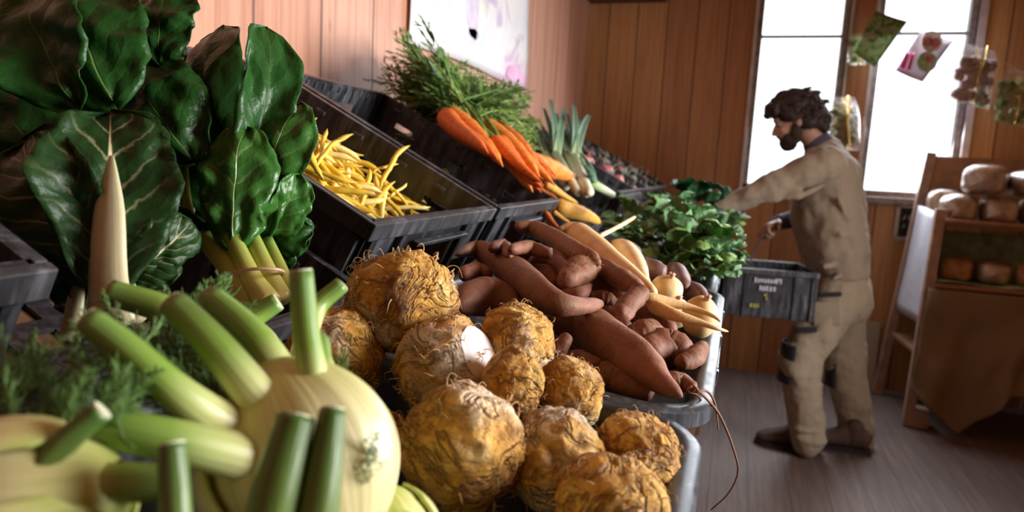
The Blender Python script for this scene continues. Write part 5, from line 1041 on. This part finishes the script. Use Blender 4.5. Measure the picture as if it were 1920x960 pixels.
# hessian cloth
def burlap():
    t = NT('hessian'); co = t.coord('UV'); a = t.wave(co, 90, 1, 2, 'X'); c = t.wave(co, 90, 1, 2, 'Y'); n = t.noise(t.coord(), 7, 4); col = t.mix(n, (.22, .15, .095), (.36, .25, .155)); col = t.mix(t.math('MULTIPLY', a, c), col, (.085, .055, .032)); t.bump(t.math('ADD', a, c), .3, .002); return t.set(col=col, rough=.9)
A = onpost(fl0, fl1, .76) + V((-.01, -.045, 0)); B0 = V((fl0.x - .03, fl0.y - .06, 0)); b = MB()
def cl(u, v):
    edge = lerp(.23, .02, min(1, u / .30)) if u < .30 else lerp(.02, .26, min(1, (u - .30) / .25)); z = lerp(.76, edge, v); x = lerp(A.x, B0.x, v) + u * .80; y = lerp(A.y, B0.y, v) - .05 * v - .030 * v * sin(u * 17) - .018 * sin(u * 31 + v * 5) * v - .012 * sin(v * 11 + u * 4)
    return V((x, y, z))
b.sheet(cl, 50, 40); o = b.build('hessian_cloth', burlap()); mod(o, 'SOLIDIFY', thickness=.004); tag(o, 'brown hessian cloth hanging over the lower front of the bread rack', 'cloth')
# bunting of cards and herb bags
M_STR = plain('string', (.40, .32, .24), .8)
SP = [at(1606, 30, 4.0), at(1668, 58, 3.95), at(1738, 66, 3.85), at(1830, 96, 3.72), at(1905, 128, 3.62), at(2010, 190, 3.5)]; S = [V(q) for q in spline(SP, 40)]; b = MB(); b.tube(S, .0018, 5); o = b.build('string', M_STR); tag(o, 'thin string strung across the far window', 'string')
def card_mat(name, bg, ramp_, sc):
    t = NT(name); f = t.noise(t.coord(), sc, 5, .65, .8); col = t.ramp(f, ramp_); return t.set(col=col, rough=.3)
M_CARDV = card_mat('vegetable photo', None, [(.36, (.03, .035, .03)), (.45, (.10, .20, .05)), (.55, (.22, .36, .12)), (.66, (.34, .22, .20))], 24); M_CARDL = plain('lilac card', (.56, .48, .60), .35, .08); M_BOWLR = plain('bowl red', (.42, .10, .09), .4, .5, 60); M_BOWLC = plain('bowl cream', (.62, .52, .44), .4, .3, 60); M_PK = plain('pink strip', (.72, .14, .34), .4); M_WH = plain('white print', (.75, .74, .78), .4); M_SAL = plain('salad green', (.30, .42, .18), .5, .6, 80)
def quad(q, z, th, m, name, par=None, lab=None, cat=None, grp=None):
    P = [at(x, y, z if not hasattr(z, '__len__') else z[i]) for i, (x, y) in enumerate(q)]; n = (P[1] - P[0]).cross(P[3] - P[0]).normalized() * th; b = MB()
    b.sheet(lambda u, v: lerp(lerp(P[0], P[1], u), lerp(P[3], P[2], u), v) + n * 6 * sin(u * pi) * (1 if th > 0 else -1), 8, 8); o = b.build(name, m, par); mod(o, 'SOLIDIFY', thickness=abs(th))
    if lab: tag(o, lab, cat, grp)
    return o, P, n
c1, P1, n1 = quad([(1643, 20), (1702, 40), (1640, 126), (1600, 98)], (3.98, 3.92, 3.94, 4.0), .0015, M_CARDV, 'photo_card', None, 'card with a dark vegetable photo hanging where the two windows meet', 'card')
c2, P2, n2 = quad([(1726, 58), (1788, 76), (1730, 154), (1678, 132)], (3.88, 3.80, 3.82, 3.90), .0015, M_CARDL, 'recipe_card', None, 'lilac card with two bowls and a pink strip hanging in front of the bright pane', 'card')
def disc(cx, cy, r, z, m, name, par, th=.002):
    P = at(cx, cy, z); k = r * z / FPX; b = MB(); b.tube([P + _f * th, P, P - _f * th], [k, k, k], 26, ref=_r); b.build(name, m, par, False)
disc(1747, 78, 20, 3.82, M_BOWLC, 'bowl_picture', c2); disc(1741, 78, 9, 3.812, M_BOWLR, 'bowl_picture', c2); disc(1754, 80, 9, 3.812, M_BOWLR, 'bowl_picture', c2); disc(1738, 116, 19, 3.82, M_SAL, 'salad_picture', c2); disc(1742, 110, 7, 3.81, M_BOWLR, 'salad_picture', c2)
for q in ([(1699, 98), (1708, 97), (1697, 128), (1688, 126)], [(1710, 98), (1716, 98), (1707, 130), (1702, 129)]): quad(q, 3.84, .002, M_PK, 'pink_strip', c2)
M_GOLD = plain('gold glint colour', (.72, .45, .10), .25, .3, 20, metal=.7); M_HERB = plain('dried herbs', (.15, .17, .06), .8, .6, 60); M_HERBP = plain('dried flower heads', (.36, .24, .24), .8, .6, 60); M_HERBG = plain('fresh green herbs', (.07, .17, .03), .6, .6, 60)  # gold strip on each bag: a golden reflection built as coloured geometry
def herb_bag(cx, cy, w_, h_, z, m, label, seed, tilt=.25):
    C0 = at(cx, cy, z); k = z / FPX; ww, hh = w_ * k / 2, h_ * k / 2; rt = (_r * cos(tilt) - _u * sin(tilt)); upv = (_u * cos(tilt) + _r * sin(tilt)); t = thing('herb_bag', label, 'bag', C0 - upv * hh, 'clear bags of herbs on the string'); off = V((seed * 2., 0, 0))
    b = MB(); rr = random.Random(seed)
    for i in range(60): b.ball(C0 + rt * rr.uniform(-.7, .7) * ww + upv * rr.uniform(-.85, .55) * hh + _f * rr.uniform(-.012, .012), (ww * .2, .014, ww * .2), 2, lambda p: 1 + .5 * noise.noise(p * 2.5 + off * rr.random()))
    b.build('herbs', m, t)
    def fn(u, v):
        a = (u - .5) * 2; c = (v - .5) * 2; sq = (1 - .35 * max(0, c) ** 2); q = C0 + rt * a * ww * sq + upv * c * hh; return q
    for s in (-1, 1):
        b = MB(); b.sheet(lambda u, v: fn(u, v) + _f * s * .028 * (sin(pi * u) * sin(pi * min(1, v * 1.1))) ** .6 * (1 + .2 * noise.noise(V((u * 6, v * 6, seed)))), 18, 18); b.build('film', M_FILM, t)
    b = MB(); P = [C0 + rt * (.10 * ww + .06 * ww * sin(q * 2.2)) + upv * hh * (1 - q * .5) - _f * .034 for q in range(5)]; b.tube([V(x) for x in spline(P, 14)], .016 if seed == 3 else .008, 6, sq=.4); b.build('glint', M_GOLD, t)
herb_bag(1826, 142, 84, 110, 3.74, M_HERBP, 'clear bag of dried flowers hanging beside the window frame', 1); herb_bag(1902, 182, 78, 104, 3.62, M_HERBG, 'clear bag of green herbs hanging against the boards above the bread', 2); herb_bag(1582, 232, 62, 100, 4.1, M_HERB, 'golden-lit bag of dried herbs hanging low between the windows behind the bearded person', 3, .0); herb_bag(1606, 92, 34, 60, 4.05, M_HERB, 'small bag with a gold ribbon beside the dark vegetable card', 4, .0)
b = MB(); b.tube([at(1582, 182, 4.1), at(1590, 100, 4.15), at(1606, 30, 4.0)], .0016, 5); b.tube([at(1606, 62, 4.05), at(1606, 30, 4.0)], .0016, 5); o = b.build('string', M_STR); tag(o, 'short strings holding the two bags between the windows', 'string')
